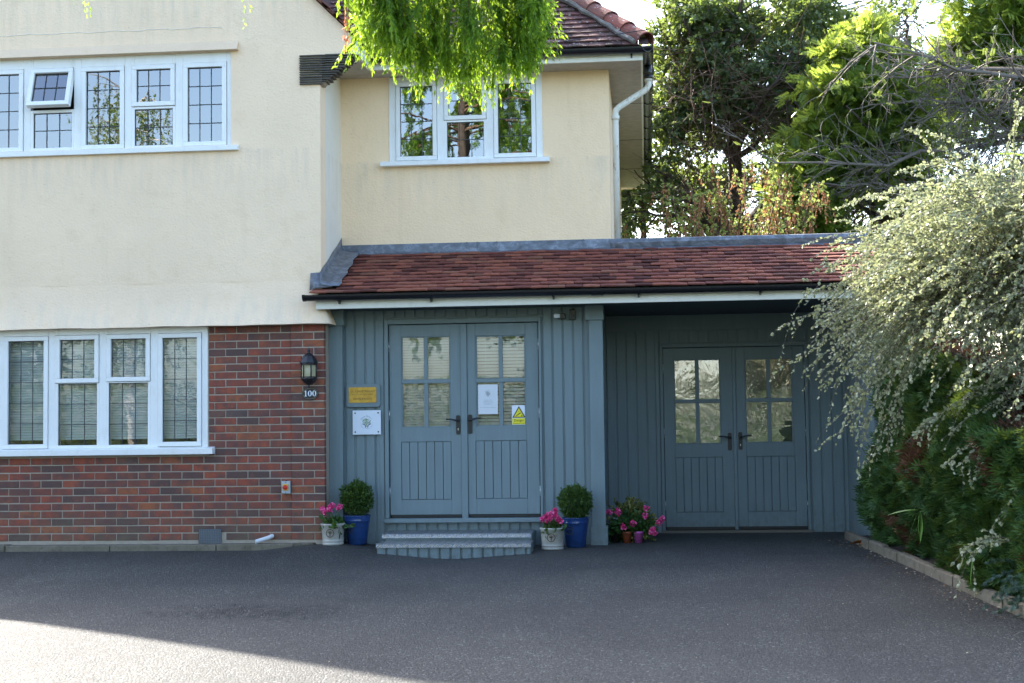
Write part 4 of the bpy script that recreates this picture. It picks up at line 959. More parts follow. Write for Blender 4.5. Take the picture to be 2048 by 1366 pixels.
# ================================================================== POTS
def gz_(x, y): return float(gh(x, y))
def pot(parent, cx, cy, cz, prof, mat, sx=1): return obj('pot', MB().lathe(prof, (cx, cy, cz), 36), mat, parent)
def emblem(parent, cx, cz, Yf, r, mat, dark):
    mb = MB(); n = 22
    mb.add([(cx + r * cos(2 * pi * k / n), Yf - .003, cz + r * sin(2 * pi * k / n)) for k in range(n)] + [(cx + r * .84 * cos(2 * pi * k / n), Yf - .003, cz + r * .84 * sin(2 * pi * k / n)) for k in range(n)] , [(k, (k + 1) % n, (k + 1) % n + n, k + n) for k in range(n)])
    for a in np.linspace(20, 160, 6): mb.tube([(cx, Yf - .003, cz - r * .1), (cx + r * .62 * cos(radians(a)), Yf - .003, cz + r * .62 * sin(radians(a)))], r * .05, 5)
    mb.tube([(cx, Yf - .003, cz - r * .7), (cx, Yf - .003, cz)], r * .09, 5)
    obj('emblem', mb, dark, parent)
FLOW = N('pink petals'); at = FLOW.n('ShaderNodeAttribute'); at.attribute_name = 'rnd'
c = FLOW.ramp(at.outputs['Fac'], [(0, (.55, .02, .14)), (.6, (.82, .06, .28)), (1, (.92, .25, .48))]); FLOW.principled(c, .6)
PET = ([(0, 0, 0), (-.5, .5, .12), (-.35, .95, .05), (.35, .95, .05), (.5, .5, .12)], [(0, 4, 3), (0, 3, 2), (0, 2, 1)])
BOX = M_leaf('box leaf', (.018, .045, .012), (.04, .09, .018), (.09, .17, .03), .4, .2)
GER = M_leaf('geranium leaf', (.02, .06, .02), (.045, .12, .03), (.10, .20, .05), .5, .25)
VAR = M_leaf('variegated leaf', (.06, .09, .02), (.22, .22, .06), (.45, .42, .16), .45, .25)
def flowers(parent, heads, sizes=.034):
    for (x, y, z) in heads:
        f = Fol(); n = 34; D = rdir(n, (0, -.35, .25)); P = np.array([x, y, z]) + D * sizes * .45 * rng.uniform(.7, 1.05, (n, 1))
        f.add(PET[0], PET[1], P, frames(norm(D + rng.normal(0, .9, (n, 3))), rng.uniform(-pi, pi, n)), .021, rng.uniform(0, 1, n)); f.build('flower_head', FLOW.m, parent)
def leafball(parent, c, r, n, mat, size, sy=1, sz=1, tm=LEAF, name='foliage', rn=(0, 1), inner=.75):
    f = Fol(); D = rdir(n); rad = r * rng.uniform(inner, 1.03, n) ** .6 * (1 + .055 * np.sin(D[:, 0] * 7 + c[0] * 5) * np.sin(D[:, 2] * 6 + 1) + .03 * np.sin(D[:, 0] * 17 + D[:, 2] * 13)); P = np.array(c) + D * rad[:, None] * np.array([1, sy, sz]); P += rng.normal(0, r * .03, P.shape)
    f.add(tm[0], tm[1], P, frames(norm(D + rng.normal(0, .55, (n, 3))), rng.uniform(-pi, pi, n)), size * rng.uniform(.7, 1.3, n), np.clip(rng.uniform(rn[0], rn[1], n), 0, 1))
    sp = shoots(np.tile(np.array(c), (34, 1)), rdir(34, (0, 0, .5)), rng.uniform(r * 1.02, r * 1.22, 34), np.zeros(34), 6, .01); f.stems(sp, .0016, .0008, .3); leaves_on(f, sp, 26, tm, size, .7, .3, (.3, 1), lo=.72)
    k = 60; S0 = np.tile(np.array(c) - np.array([0, 0, r * .9]), (k, 1)) ; f.stems(shoots(S0, rdir(k, (0, 0, 1.6)), rng.uniform(r * .9, r * 1.7, k), np.zeros(k), 4, .02), .003, .001, .1)
    return f.build(name, mat, parent)
GREYP = [(.0001, 0), (.098, 0), (.104, .006), (.104, .020), (.099, .024), (.099, .030), (.104, .034), (.104, .044), (.100, .048), (.102, .06), (.111, .185), (.119, .192), (.119, .205), (.110, .208), (.100, .185), (.0001, .180)]
BLUEP = [(.0001, 0), (.086, 0), (.092, .008), (.118, .19), (.125, .228), (.128, .232), (.125, .238), (.131, .278), (.134, .283), (.128, .286), (.118, .25), (.0001, .25)]
def grey_pot(cx, cy, heads, label):
    z = gz_(cx, cy); t = thing('potted_geranium', (cx, cy, z), label, 'potted plant', 'pots beside the main doors'); pot(t, cx, cy, z, GREYP, STONEPOT)
    obj('soil', MB().lathe([(.0001, .186), (.104, .186)], (cx, cy, z), 24), SOIL, t); emblem(t, cx - .005, z + .118, cy - .108, .040, STONEPOT, ENGR)
    f = Fol(); n = 46; P0 = np.array([cx, cy, z + .18]) + rng.normal(0, .035, (n, 3)) * (1, 1, .1); pts = shoots(P0, rdir(n, (0, -.2, 1.3)), rng.uniform(.06, .13, n), np.full(n, .25), 5)
    f.stems(pts, .003, .002, .6); leaves_on(f, pts, 5, LEAFW, .05, .9, .3, (0, 1)); f.build('foliage', GER, t)
    mb = MB(); 
    for h in heads: mb.tube([(cx + (h[0] - cx) * .3, cy, z + .2), ((cx + h[0]) / 2, h[1], h[2] - .07), (h[0], h[1], h[2])], .003, 5)
    obj('flower_stalk', mb, STEMG, t); flowers(t, heads); return t
def blue_pot(cx, cy, r, label, zc):
    z = gz_(cx, cy); t = thing('potted_box_ball', (cx, cy, z), label, 'potted plant', 'pots beside the main doors'); pot(t, cx, cy, z, BLUEP, BLUEPOT)
    obj('soil', MB().lathe([(.0001, .262), (.122, .262)], (cx, cy, z), 24), SOIL, t); emblem(t, cx - .055, z + .165, cy - .112, .040, BLUEPOT, BLACKM)
    leafball(t, (cx, cy, zc), r, 5200, BOX, .022, 1, 1.02, inner=.35); return t
grey_pot(-3.04, 13.62, [(-3.13, 13.56, .385), (-3.095, 13.55, .36), (-3.06, 13.55, .40), (-3.03, 13.54, .425), (-3.045, 13.53, .385), (-2.955, 13.55, .415), (-2.965, 13.54, .395)], 'pale stoneware pot of pink geraniums left of the steps')
blue_pot(-2.838, 13.80, .155, 'glossy blue pot with a round clipped box ball left of the steps', .475)
grey_pot(-.905, 13.50, [(-.985, 13.43, .285), (-.965, 13.42, .31), (-.935, 13.41, .325), (-.905, 13.41, .335), (-.88, 13.42, .33), (-.92, 13.40, .30), (-.94, 13.40, .275), (-.865, 13.42, .31), (-.845, 13.43, .285), (-.825, 13.44, .262), (-.87, 13.46, .36)], 'stained stoneware pot of pink geraniums right of the steps')
blue_pot(-.693, 13.70, .155, 'glossy blue pot with a round clipped box ball beside the post', .425)
SMALLP = [(.0001, 0), (.036, 0), (.046, .09), (.051, .092), (.053, .112), (.049, .114), (.044, .1), (.0001, .1)]
def small_pot(cx, cy, mat, name, label, prof=SMALLP):
    t = thing(name, (cx, cy, 0), label, 'potted plant', 'small pots in front of the recess wall'); pot(t, cx, cy, 0, prof, mat)
    obj('soil', MB().lathe([(.0001, .105), (.047, .105)], (cx, cy, 0), 16), SOIL, t); return t
t = small_pot(-.212, 14.15, TERRA, 'potted_geranium', 'small terracotta pot with a leafy red geranium behind the post')
f = Fol(); n = 70; P0 = np.tile([-.212, 14.15, .10], (n, 1)); pts = shoots(P0, rdir(n, (-.75, .1, 2.2)), rng.uniform(.10, .27, n), np.full(n, .05), 6); f.stems(pts, .003, .0015, .5); leaves_on(f, pts, 7, LEAFW, .042, .9, .3, (0, .7)); f.build('foliage', GER, t)
flowers(t, [(-.30, 14.06, .315), (-.385, 14.1, .30), (-.29, 14.07, .30), (-.15, 14.03, .20), (-.24, 14.05, .165)], .042)
t = small_pot(-.100, 14.15, PINKPOT, 'potted_geranium', 'small bright pink pot of pink geraniums nearest the recessed doors')
f = Fol(); n = 70; P0 = np.tile([-.10, 14.15, .10], (n, 1)); pts = shoots(P0, rdir(n, (.45, .15, 2.2)), rng.uniform(.10, .24, n), np.full(n, .1), 6); f.stems(pts, .003, .0015, .5); leaves_on(f, pts, 7, LEAFW, .042, .9, .3, (.1, .9)); f.build('foliage', GER, t)
flowers(t, [(.045, 14.05, .135), (.055, 14.04, .105), (.035, 14.03, .115), (.10, 14.08, .20), (.13, 14.08, .235), (-.03, 14.06, .27), (-.015, 14.06, .345)], .045)
t = thing('variegated_shrub', (-.16, 14.42, 0), 'bushy yellow variegated shrub in a dark pot behind the small pots', 'potted plant', 'small pots in front of the recess wall')
pot(t, -.16, 14.44, 0, [(.0001, 0), (.085, 0), (.11, .16), (.117, .17), (.11, .175), (.0001, .16)], M_plain('dark pot', (.03, .03, .03), .5))
f = Fol(); n = 110; P0 = np.tile([-.16, 14.44, .14], (n, 1)); pts = shoots(P0, rdir(n, (0, 0, 1.2)), rng.uniform(.14, .34, n), np.full(n, .1), 6, .02); f.stems(pts, .003, .0015, .3); leaves_on(f, pts, 26, LEAF, .036, .7, .3, (0, 1), lo=.45); f.build('foliage', VAR, t)
small_w = thing('white_flower_plant', (-.35, 14.25, 0), 'trailing pot plant with a few pale bluish flowers tucked behind the post', 'potted plant', 'small pots in front of the recess wall')
pot(small_w, -.33, 14.25, 0, SMALLP, M_plain('dark pot b', (.03, .025, .02), .5)); f = Fol(); n = 50; P0 = np.tile([-.33, 14.25, .11], (n, 1)); pts = shoots(P0, rdir(n, (0, -.1, .9)), rng.uniform(.08, .2, n), np.full(n, .5), 6); f.stems(pts, .003, .0015, .5); leaves_on(f, pts, 9, LEAFW, .034, .9, .3, (0, .8)); f.build('foliage', GER, small_w)
WF = M_plain('pale petals', (.55, .62, .75), .6); mb = MB()
for x, z in ((-.335, .245), (-.31, .24), (-.355, .235)): mb.sphere((x, 14.13, z), .013, 8, 5, .6)
obj('flower_head', mb, WF, small_w)

# ================================================================== VEGETATION
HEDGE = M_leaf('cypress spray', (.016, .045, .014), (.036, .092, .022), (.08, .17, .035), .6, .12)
HEDGEB = M_leaf('browned spray', (.05, .025, .015), (.12, .055, .03), (.18, .09, .045), .8, .1, (.3, .15, .05))
COT = M_leaf('small silvery leaf', (.10, .13, .07), (.29, .32, .19), (.54, .54, .39), .40, .30, (.60, .64, .28), .55)
HOLM = M_leaf('evergreen oak leaf', (.03, .05, .025), (.095, .135, .06), (.28, .33, .18), .28, .36)
FERN = M_leaf('bright pinnate leaf', (.03, .07, .014), (.11, .18, .025), (.34, .41, .07), .45, .5, (.58, .72, .10))
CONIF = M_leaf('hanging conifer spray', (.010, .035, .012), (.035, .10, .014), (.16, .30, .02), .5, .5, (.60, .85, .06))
BIRCH = M_leaf('birch leaf', (.06, .10, .03), (.11, .17, .05), (.20, .26, .08), .45, .3)
ORANGE = M_leaf('rust coloured tassel', (.24, .10, .05), (.38, .18, .09), (.50, .28, .14), .7, .25, (.6, .3, .12))
YELLOW = M_leaf('yellow green leaf', (.12, .17, .03), (.24, .30, .06), (.38, .43, .12), .5, .35, (.6, .7, .2))
FARG = M_leaf('far evergreen', (.015, .035, .018), (.03, .06, .025), (.06, .10, .04), .6, .2)
JUN = M_leaf('blue juniper', (.04, .085, .08), (.08, .15, .135), (.15, .24, .20), .6, .15)
BAM = M_leaf('strap leaf', (.08, .18, .03), (.14, .28, .05), (.25, .42, .10), .4, .35)
HORN = ([(-.03, 0, 0), (.03, 0, 0), (0, 1, 0)], [(0, 1, 2)])

def face(y, z):
    """x of the hedge's face"""
    return 2.16 + .05 * np.sin(y * 2.3 + z * 1.7) + .07 * np.sin(y * 5.1 - z * 3.3) + .06 * np.sin(z * 6.3 + y * 1.1) - .16 * np.exp(-((z - .75) / .5) ** 2) + (14 - y) * .035
def htop(y): return 1.95 - (13.6 - y) * .17 + .10 * np.sin(y * 4.)
hg = thing('conifer_hedge', (2.8, 11, 0), 'dense dark green cypress hedge with brown patches along the right kerb', 'hedge')
f = Fol(); fb = Fol(); n = 46000
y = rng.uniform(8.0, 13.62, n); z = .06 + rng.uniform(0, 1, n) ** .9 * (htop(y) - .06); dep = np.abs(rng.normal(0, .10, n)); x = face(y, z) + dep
endm = y > 13.35; x = np.where(endm, x + rng.uniform(0, .9, n) * (rng.random(n) < .75), x)
tuft = np.sin(y * 31 + z * 11) * np.sin(z * 27 - y * 7) * .045; x = x + tuft
D = np.stack([-np.ones(n) * 1.0, rng.normal(0, .55, n) - .15, rng.normal(.28, .5, n)], 1)
brown = (np.sin(y * 3.1 + 1.3) * np.sin(z * 4.7 + .6) + rng.normal(0, .18, n)) > .80
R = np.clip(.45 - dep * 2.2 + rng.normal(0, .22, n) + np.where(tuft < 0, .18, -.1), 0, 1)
P = np.stack([x, y, z], 1)
for ff, msk in ((f, ~brown), (fb, brown)):
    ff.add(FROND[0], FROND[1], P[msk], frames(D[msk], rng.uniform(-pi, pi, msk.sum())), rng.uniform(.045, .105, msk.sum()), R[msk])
# inner twiggy layer that closes the view
n = 9000; y = rng.uniform(7.9, 13.5, n); z = rng.uniform(.02, 1, n) * htop(y); P = np.stack([face(y, z) + rng.uniform(.18, .45, n), y, z], 1)
fb.add(FROND[0], FROND[1], P, frames(rdir(n, (-.5, 0, .5)), rng.uniform(-pi, pi, n)), .16, rng.uniform(0, .25, n))
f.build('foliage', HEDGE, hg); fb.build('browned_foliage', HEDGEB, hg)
f = Fol(); n = 260; y = rng.uniform(8.2, 13.3, n); P0 = np.stack([face(y, .5) + rng.uniform(.25, .6, n), y, rng.uniform(.05, .2, n)], 1)
f.stems(shoots(P0, np.array([-.12, 0, 1.]) + rng.normal(0, .13, (n, 3)), rng.uniform(.6, 1.4, n), rng.uniform(-.1, .1, n), 7, .02), .010, .003, .5); f.build('stem', BARK, hg)

# small-leaved silvery shrub arching over the hedge and the roof end
ct = thing('silvery_shrub', (3.0, 12, 0), 'sunlit arching cotoneaster with tiny silver green leaves spilling over the hedge and roof end', 'shrub')
f = Fol(); fw = Fol()
KS = .875; KO = np.array([0, 0, 1.165 * (1 - KS)])
def arch(n, lo, hi, dirb, L, dr, per, size, rn, spread=.8, m=9, jit=.35):
    P0 = rng.uniform(lo, hi, (n, 3)) * KS + KO; L = (L[0] * KS, L[1] * KS); D = norm(np.array(dirb) + rng.normal(0, jit, (n, 3))); pts = shoots(P0, D, rng.uniform(L[0], L[1], n), rng.uniform(dr[0], dr[1], n), m, .012)
    fw.stems(pts, .0045, .0012, .5); leaves_on(f, pts, per, LEAFW, size * .84, spread, .35, rn, lo=.12); return pts
a = arch(620, (2.45, 10.4, 2.15), (3.8, 12.7, 2.95), (-.8, -.25, .3), (.5, 1.15), (.25, .7), 74, .029, (0, 1))
b = arch(480, (2.1, 10.7, 2.1), (3.3, 12.5, 2.6), (-.55, -.3, .6), (.4, .8), (.2, .7), 62, .027, (.1, 1))
c = arch(240, (2.1, 10.9, 1.95), (2.6, 12.3, 2.5), (-1, -.2, .0), (.45, .9), (.3, .7), 60, .027, (0, .9), .7)
d = arch(230, (2.8, 9.8, 1.9), (3.8, 11.4, 2.5), (-.8, -.3, .2), (.4, .8), (.3, .8), 56, .028, (0, .8))
e = arch(380, (2.5, 10.0, 2.2), (3.9, 12.7, 2.72), (-.3, -.2, 1.), (.3, .58), (.0, .5), 52, .027, (.1, 1))
g = arch(130, (2.9, 9.6, 2.2), (3.8, 10.8, 2.7), (-.5, -.2, .5), (.35, .75), (.3, .7), 52, .027, (0, 1))
h_ = arch(210, (3.0, 10.2, 1.2), (3.8, 11.4, 2.0), (-.9, -.35, .25), (.5, .95), (.3, .8), 56, .028, (0, .9))
# long stray sprays hanging in front of the recess
def spray(p, d, L, dr, per=44, k=1): 
    pts = shoots(np.array([p]) * KS + KO, np.array([d], float), np.array([L * KS]), np.array([dr]), 12, .008); fw.stems(pts, .004, .001, .5); leaves_on(f, pts, per, LEAFW, .026, .55, .3, (.2, .9), lo=.05)
    n = 5; P, T = along(pts, n, .2); q = shoots(P, T + rng.normal(0, .5, (n, 3)), rng.uniform(.1, .25, n), np.full(n, .4), 6, .01); fw.stems(q, .002, .001, .5); leaves_on(f, q, 12, LEAFW, .024, .55, .3, (.2, .9))
for p, d_, L, dr in (((2.0, 11.8, 2.15), (-1, 0, .12), .95, .42), ((2.0, 11.7, 2.05), (-1, -.1, -.02), .85, .32), ((1.95, 11.9, 2.3), (-1, 0, .15), .70, .2), ((2.0, 11.6, 2.0), (-.9, 0, -.3), .62, .6), ((2.0, 11.5, 1.95), (-.75, 0, -.45), .62, .75),
                     ((2.05, 11.4, 1.9), (-.65, 0, -.5), .68, .8), ((2.1, 11.4, 1.85), (-.5, 0, -.6), .62, .7), ((2.2, 11.3, 1.8), (-.45, 0, -.6), .6, .6), ((2.0, 11.9, 2.5), (-1, 0, .35), .55, .35), ((2.1, 11.8, 2.6), (-.9, 0, .6), .5, .4), ((2.15, 11.4, 1.75), (-.55, -.1, -.35), .8, .6),
                     ((2.8, 10.6, 1.15), (-1, -.2, .05), .75, .5), ((2.7, 10.8, 1.4), (-1, -.2, .0), .95, .55), ((2.45, 10.0, .30), (-1, -.2, .25), .32, .5)):
    for k in range(2): spray(tuple(np.array(p) + rng.normal(0, .05, 3)), tuple(np.array(d_) + rng.normal(0, .08, 3)), L * rng.uniform(.8, 1.05), dr)
P0 = rng.uniform((2.7, 9.6, .05), (3.4, 11, .15), (60, 3)); fw.stems(shoots(P0, np.array([-.1, 0, 1.]) + rng.normal(0, .14, (60, 3)), rng.uniform(1.6, 2.3, 60), np.full(60, .05), 8, .015), .014, .006, .4)
f.build('foliage', COT, ct); fw.build('branch', TWIG, ct)

# juniper and strap leaves at the foot of the hedge
jn = thing('juniper', (2.35, 8.9, 0), 'low blue green juniper at the near end of the kerb', 'shrub'); f = Fol()
P0 = rng.uniform((2.3, 8.3, .02), (2.9, 9.3, .25), (260, 3)); pts = shoots(P0, rdir(260, (-1.2, -.5, .35)), rng.uniform(.15, .38, 260), rng.uniform(.1, .6, 260), 7, .02); f.stems(pts, .003, .001, .1)
P, T = along(pts, 34); f.add(FROND[0], FROND[1], P, frames(norm(T + rng.normal(0, .5, P.shape)), rng.uniform(-pi, pi, len(P))), rng.uniform(.018, .035, len(P)), rng.uniform(0, 1, len(P))); f.build('foliage', JUN, jn)
def strap(p, lab, dirs, L=.24):
    t = thing('bamboo_shoot', p, lab, 'plant', 'bamboo shoots poking through the hedge'); f = Fol(); tv = []; 
    k = 8; V = [(0, 0, 0)] + [(s_ * .055 * sin(pi * (i + .5) / k), (i + .5) / k, -.25 * ((i + .5) / k) ** 2) for i in range(k) for s_ in (-1, 1)] + [(0, 1, -.27)]
    T = [(0, 2, 1)] + [q for i in range(k - 1) for q in ((1 + 2 * i, 2 + 2 * i, 4 + 2 * i), (1 + 2 * i, 4 + 2 * i, 3 + 2 * i))] + [(2 * k - 1, 2 * k, 2 * k + 1)]
    D = np.array(dirs, float); f.add(V, T, np.tile(np.array(p), (len(D), 1)), frames(D, rng.uniform(-.6, .6, len(D))), L * rng.uniform(.75, 1.1, len(D)), rng.uniform(.2, 1, len(D)))
    f.build('leaf_cluster', BAM, t); f = Fol(); f.stems(shoots(np.array([[p[0] + .2, p[1] + .15, max(0.02, p[2] - 1.3)]]), np.array([[-.2, -.15, min(1.3, p[2])]]), np.array([np.linalg.norm([.2, .15, min(1.3, p[2])])]), np.array([0.]), 6), .006, .002, .5); f.build('cane', STEMG, t)
strap((2.02, 10.9, .50), 'pale strap leaves hanging out of the hedge halfway along the kerb', [(-.3, -.2, -.9), (-.05, -.2, -1), (.1, -.2, -.9), (-.8, 0, .05), (-.5, 0, -.7)])
strap((2.12, 9.5, .36), 'strap leaves sticking out of the hedge just above the near kerb', [(-1, 0, .1), (-.45, -.1, -.9), (.3, -.1, -.6)], .26)
strap((2.30, 10.6, 2.88), 'strap leaves rising above the top of the silvery shrub', [(.15, 0, 1), (-.55, 0, .6), (1, 0, .15), (.8, 0, -.25), (-.7, 0, -.2)], .30)
strap((2.75, 10.3, 3.02), 'strap leaves at the very top right of the silvery shrub', [(.2, 0, 1), (-.4, 0, -.8), (.7, 0, .6), (-.9, 0, .3)], .28)
# leaf litter on the drive
f = Fol(); n = 420; y = 8.6 + 5.8 * rng.random(n); x = kx(y) - np.abs(rng.normal(0, .16, n)) - .01
f.add(LEAFW[0], LEAFW[1], np.stack([x, y, gh(x, y) + .006], 1), frames(rdir(n) * (1, 1, .1), rng.uniform(-.5, .5, n)), rng.uniform(.008, .022, n), rng.uniform(0, 1, n))
n = 260; y = 7 + 7 * rng.random(n); x = rng.uniform(-4.5, 2, n); f.add(LEAFW[0], LEAFW[1], np.stack([x, y, gh(x, y) + .006], 1), frames(rdir(n) * (1, 1, .1), rng.uniform(-.5, .5, n)), rng.uniform(.004, .014, n), rng.uniform(0, 1, n))
LIT = M_leaf('dry leaf litter', (.10, .05, .02), (.25, .14, .07), (.5, .42, .3), .8, .0); f.build('leaf_litter', LIT, None, kind='stuff')
f = Fol(); f.add(LEAFW[0], LEAFW[1], np.array([[1.86, 13.6, .02], [1.95, 13.55, .03]]), frames(np.array([[1, .1, .15], [.8, -.3, .1]]), np.array([.3, -.4])), np.array([.19, .15]), np.array([.2, .5]))
o = f.build('fallen_leaf', M_leaf('orange leaf', (.30, .10, .03), (.36, .13, .04), (.40, .16, .05), .7, .1, (.5, .2, .05)), None); tag(o, 'large orange brown fallen leaf lying against the far end of the kerb', 'leaf')

# ---- trees behind the house
def limb_tree(t, base, h, r, nl, spread, mat, seed, lean=(0, 0), droopl=0):
    r_ = np.random.default_rng(seed); f = Fol(); b = np.array(base, float)
    trunk = np.array([[b + np.array([lean[0] * k * h, lean[1] * k * h, k * h]) + r_.normal(0, .04, 3) * (0 < k) for k in np.linspace(0, 1, 9)]]); f.stems(trunk, r, r * .35, .5)
    tips = []
    for i in range(nl):
        k = r_.uniform(.3, 1); p = trunk[0][int(k * 8)]; a = r_.uniform(0, 2 * pi); d = np.array([cos(a), sin(a), r_.uniform(.1, .8)]); L = spread * r_.uniform(.5, 1.1)
        pts = shoots(p[None], d[None], np.array([L]), np.array([droopl]), 7, .05); f.stems(pts, r * .32, r * .08, .5)
        P, T = along(pts, 9, .3); q = shoots(P, T + r_.normal(0, .7, P.shape), r_.uniform(.3, .8, len(P)) * spread * .5, r_.uniform(-.2, .3, len(P)), 6, .05); f.stems(q, r * .09, r * .02, .5); tips.append(q.reshape(-1, 3))
    f.build('branch', mat, t); return np.concatenate(tips)
def clumps(fol, centers, radii, per, shl, tmpl, size, leafper, rn=(0, 1), flat=.8, bias=(0, 0, .3), drp=(0, .4), stemr=.004, sf=None):
    for c, r in zip(centers, radii):
        n = int(per); D = rdir(n, bias); P0 = np.array(c) + rng.normal(0, r * .22, (n, 3)); pts = shoots(P0, D, r * rng.uniform(.5, 1.05, n), rng.uniform(drp[0], drp[1], n), 6, .03); pts[..., 2] = c[2] + (pts[..., 2] - c[2]) * flat
        (sf or fol).stems(pts, stemr, stemr * .3, .1)
        base = rng.uniform(-.2, .2); P, T = along(pts, leafper, .25); k = len(P)
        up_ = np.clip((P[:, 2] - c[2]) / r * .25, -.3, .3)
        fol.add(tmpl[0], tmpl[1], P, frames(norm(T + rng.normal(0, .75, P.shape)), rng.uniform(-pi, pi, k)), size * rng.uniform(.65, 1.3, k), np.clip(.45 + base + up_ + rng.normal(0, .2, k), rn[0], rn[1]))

hm = thing('evergreen_oak', (1.2, 20.5, -.1), 'tall dark evergreen tree with small glossy leaves right of the house eaves', 'tree', 'trees behind the extension')
limb_tree(hm, (1.3, 20.6, -.1), 8.0, .20, 26, 2.3, BARK, 8)
cs = []; rs = []
for i in range(135):
    x = rng.uniform(.25, 2.9); z = rng.uniform(4.6, 7.2); 
    if z < 5.4 and x > .5 and rng.random() < .75: continue
    if x < .45 + .0 * z and z > 6.6: x += .4
    cs.append((x, 20.4 + rng.uniform(-.9, 1.1), z)); rs.append(rng.uniform(.35, .62))
for z in np.linspace(4.5, 7.2, 8): cs.append((.22 + rng.uniform(0, .2) + max(0, z - 6.2) * .35, 20.0, z)); rs.append(.42)
f = Fol(); clumps(f, cs, rs, 30, 0, LEAF, .075, 20); f.build('foliage', HOLM, hm)
# bare twiggy inside
f = Fol(); n = 1000; P0 = np.stack([rng.uniform(.4, 3.0, n), rng.uniform(18.9, 20.6, n), rng.uniform(4.2, 6.3, n)], 1)
f.stems(shoots(P0, rdir(n, (.3, -.2, -.25)), rng.uniform(.35, 1.1, n), rng.uniform(-.5, .5, n), 8, .035), .007, .002, .5); f.build('bare_twig', TWIGB, hm)

fr = thing('bright_leaved_tree', (3.1, 18.5, -.1), 'tree with glowing yellow green feathery leaves and a rough dark trunk', 'tree', 'trees behind the extension')
f = Fol(); f.stems(np.array([[(3.15 + .05 * sin(k * 2), 18.6, -.1 + k * .62) for k in range(11)]]), .21, .10, .5)
f.stems(shoots(np.tile([3.15, 18.6, 3.0], (26, 1)) + rng.normal(0, .05, (26, 3)) + np.array([0, 0, 1.]) * rng.uniform(0, 2, (26, 1)), rdir(26, (-.4, -.1, 1.2)), rng.uniform(.6, 1.6, 26), rng.uniform(-.2, .2, 26), 8, .04), .045, .015, .5)
f.build('trunk', BARK, fr)
cs = [(2.55, 18.3, 5.9), (2.95, 18.4, 6.15), (2.35, 18.2, 5.45), (2.75, 18.2, 5.3), (3.2, 18.4, 5.7), (2.15, 18.2, 4.95), (2.6, 18.2, 4.8), (3.05, 18.3, 4.85), (2.05, 18.1, 4.5), (2.5, 18.2, 4.35), (3.0, 18.3, 4.4), (1.85, 18.0, 4.05), (2.2, 18.1, 4.0), (3.35, 18.4, 4.95), (1.95, 18.0, 3.65), (2.15, 18.0, 3.75), (3.5, 18.5, 5.3), (3.4, 18.4, 4.45), (3.0, 18.2, 5.4), (2.4, 18.1, 3.45), (3.6, 18.4, 4.1)]
f = Fol(); clumps(f, cs, [.44] * len(cs), 60, 0, PINN, .155, 5, flat=.7, drp=(.2, .8), stemr=.006); f.build('foliage', FERN, fr)
f2 = thing('bright_leaved_tree', (4.9, 18.9, -.1), 'second yellow green feathery tree, running off the top right corner', 'tree', 'trees behind the extension')
f = Fol(); f.stems(np.array([[(5.1, 19, -.1 + k * .8) for k in range(11)]]), .2, .08, .5); f.build('trunk', BARK, f2)
cs = [(4.0 + rng.uniform(0, 1.6), 18.8 + rng.uniform(-.3, .4), rng.uniform(5.5, 7.4)) for _ in range(26)] + [(4.6, 18.6, 5.2), (5.0, 18.6, 5.0), (4.9, 18.6, 5.5)]
f = Fol(); clumps(f, cs, [.48] * len(cs), 56, 0, PINN, .155, 5, flat=.7, drp=(.2, .8), stemr=.006); f.build('foliage', FERN, f2)
# grey leafless branches crossing in front of them
gb = thing('bare_branched_tree', (6.2, 17.6, -.1), 'half dead tree whose grey leafless branches reach in from the right edge', 'tree', 'trees behind the extension')
f = Fol(); f.stems(np.array([[(6.2 - .02 * k, 17.6, -.1 + k * .7) for k in range(9)]]), .16, .06, .5)
starts = np.array([(6.1, 17.5, 4.1), (6.1, 17.5, 4.5), (6.1, 17.5, 4.9), (6.0, 17.5, 3.7), (6.1, 17.4, 5.2), (6.1, 17.4, 4.3), (6.0, 17.4, 4.7)])
mains = shoots(starts, np.array([(-1, 0, .08), (-1, 0, .02), (-1, -.05, .18), (-1, 0, .1), (-1, 0, .1), (-1, .1, -.05), (-1, .1, .25)]), np.array([3.6, 3.9, 3.3, 2.7, 3.6, 2.6, 2.8]), np.array([.12, .1, .05, .1, .15, -.1, 0]), 12, .02); f.stems(mains, .055, .012, .5)
P, T = along(mains, 34, .15); q = shoots(P, T + rng.normal(0, .75, P.shape), rng.uniform(.3, 1.0, len(P)), rng.uniform(-.4, .4, len(P)), 8, .04); f.stems(q, .014, .003, .5)
P, T = along(q, 7, .2); q2 = shoots(P, T + rng.normal(0, .7, P.shape), rng.uniform(.12, .4, len(P)), rng.uniform(-.4, .4, len(P)), 6, .05); f.stems(q2, .006, .002, .5); f.build('branch', TWIG, gb)
f = Fol(); P, T = along(q2, 1, .8); P = P[::3]; T = T[::3]; f.add(PINN[0], PINN[1], P, frames(T + rng.normal(0, .5, P.shape)), .11, rng.uniform(.2, .8, len(P))); f.build('foliage', HOLM, gb)
gc = thing('grey_green_tree', (4.4, 23.5, -.1), 'airy grey green tree behind the bright ones, sky showing through its crown', 'tree', 'trees behind the extension')
limb_tree(gc, (4.4, 23.6, -.1), 7.6, .18, 24, 2.6, BARK, 21)
f = Fol(); cs = [(rng.uniform(2.4, 7.6), 23.5 + rng.uniform(-.8, .8), rng.uniform(4.6, 8.2)) for _ in range(64)]; clumps(f, cs, [.6] * 64, 24, 0, LEAF, .085, 15); f.build('foliage', HOLM, gc)
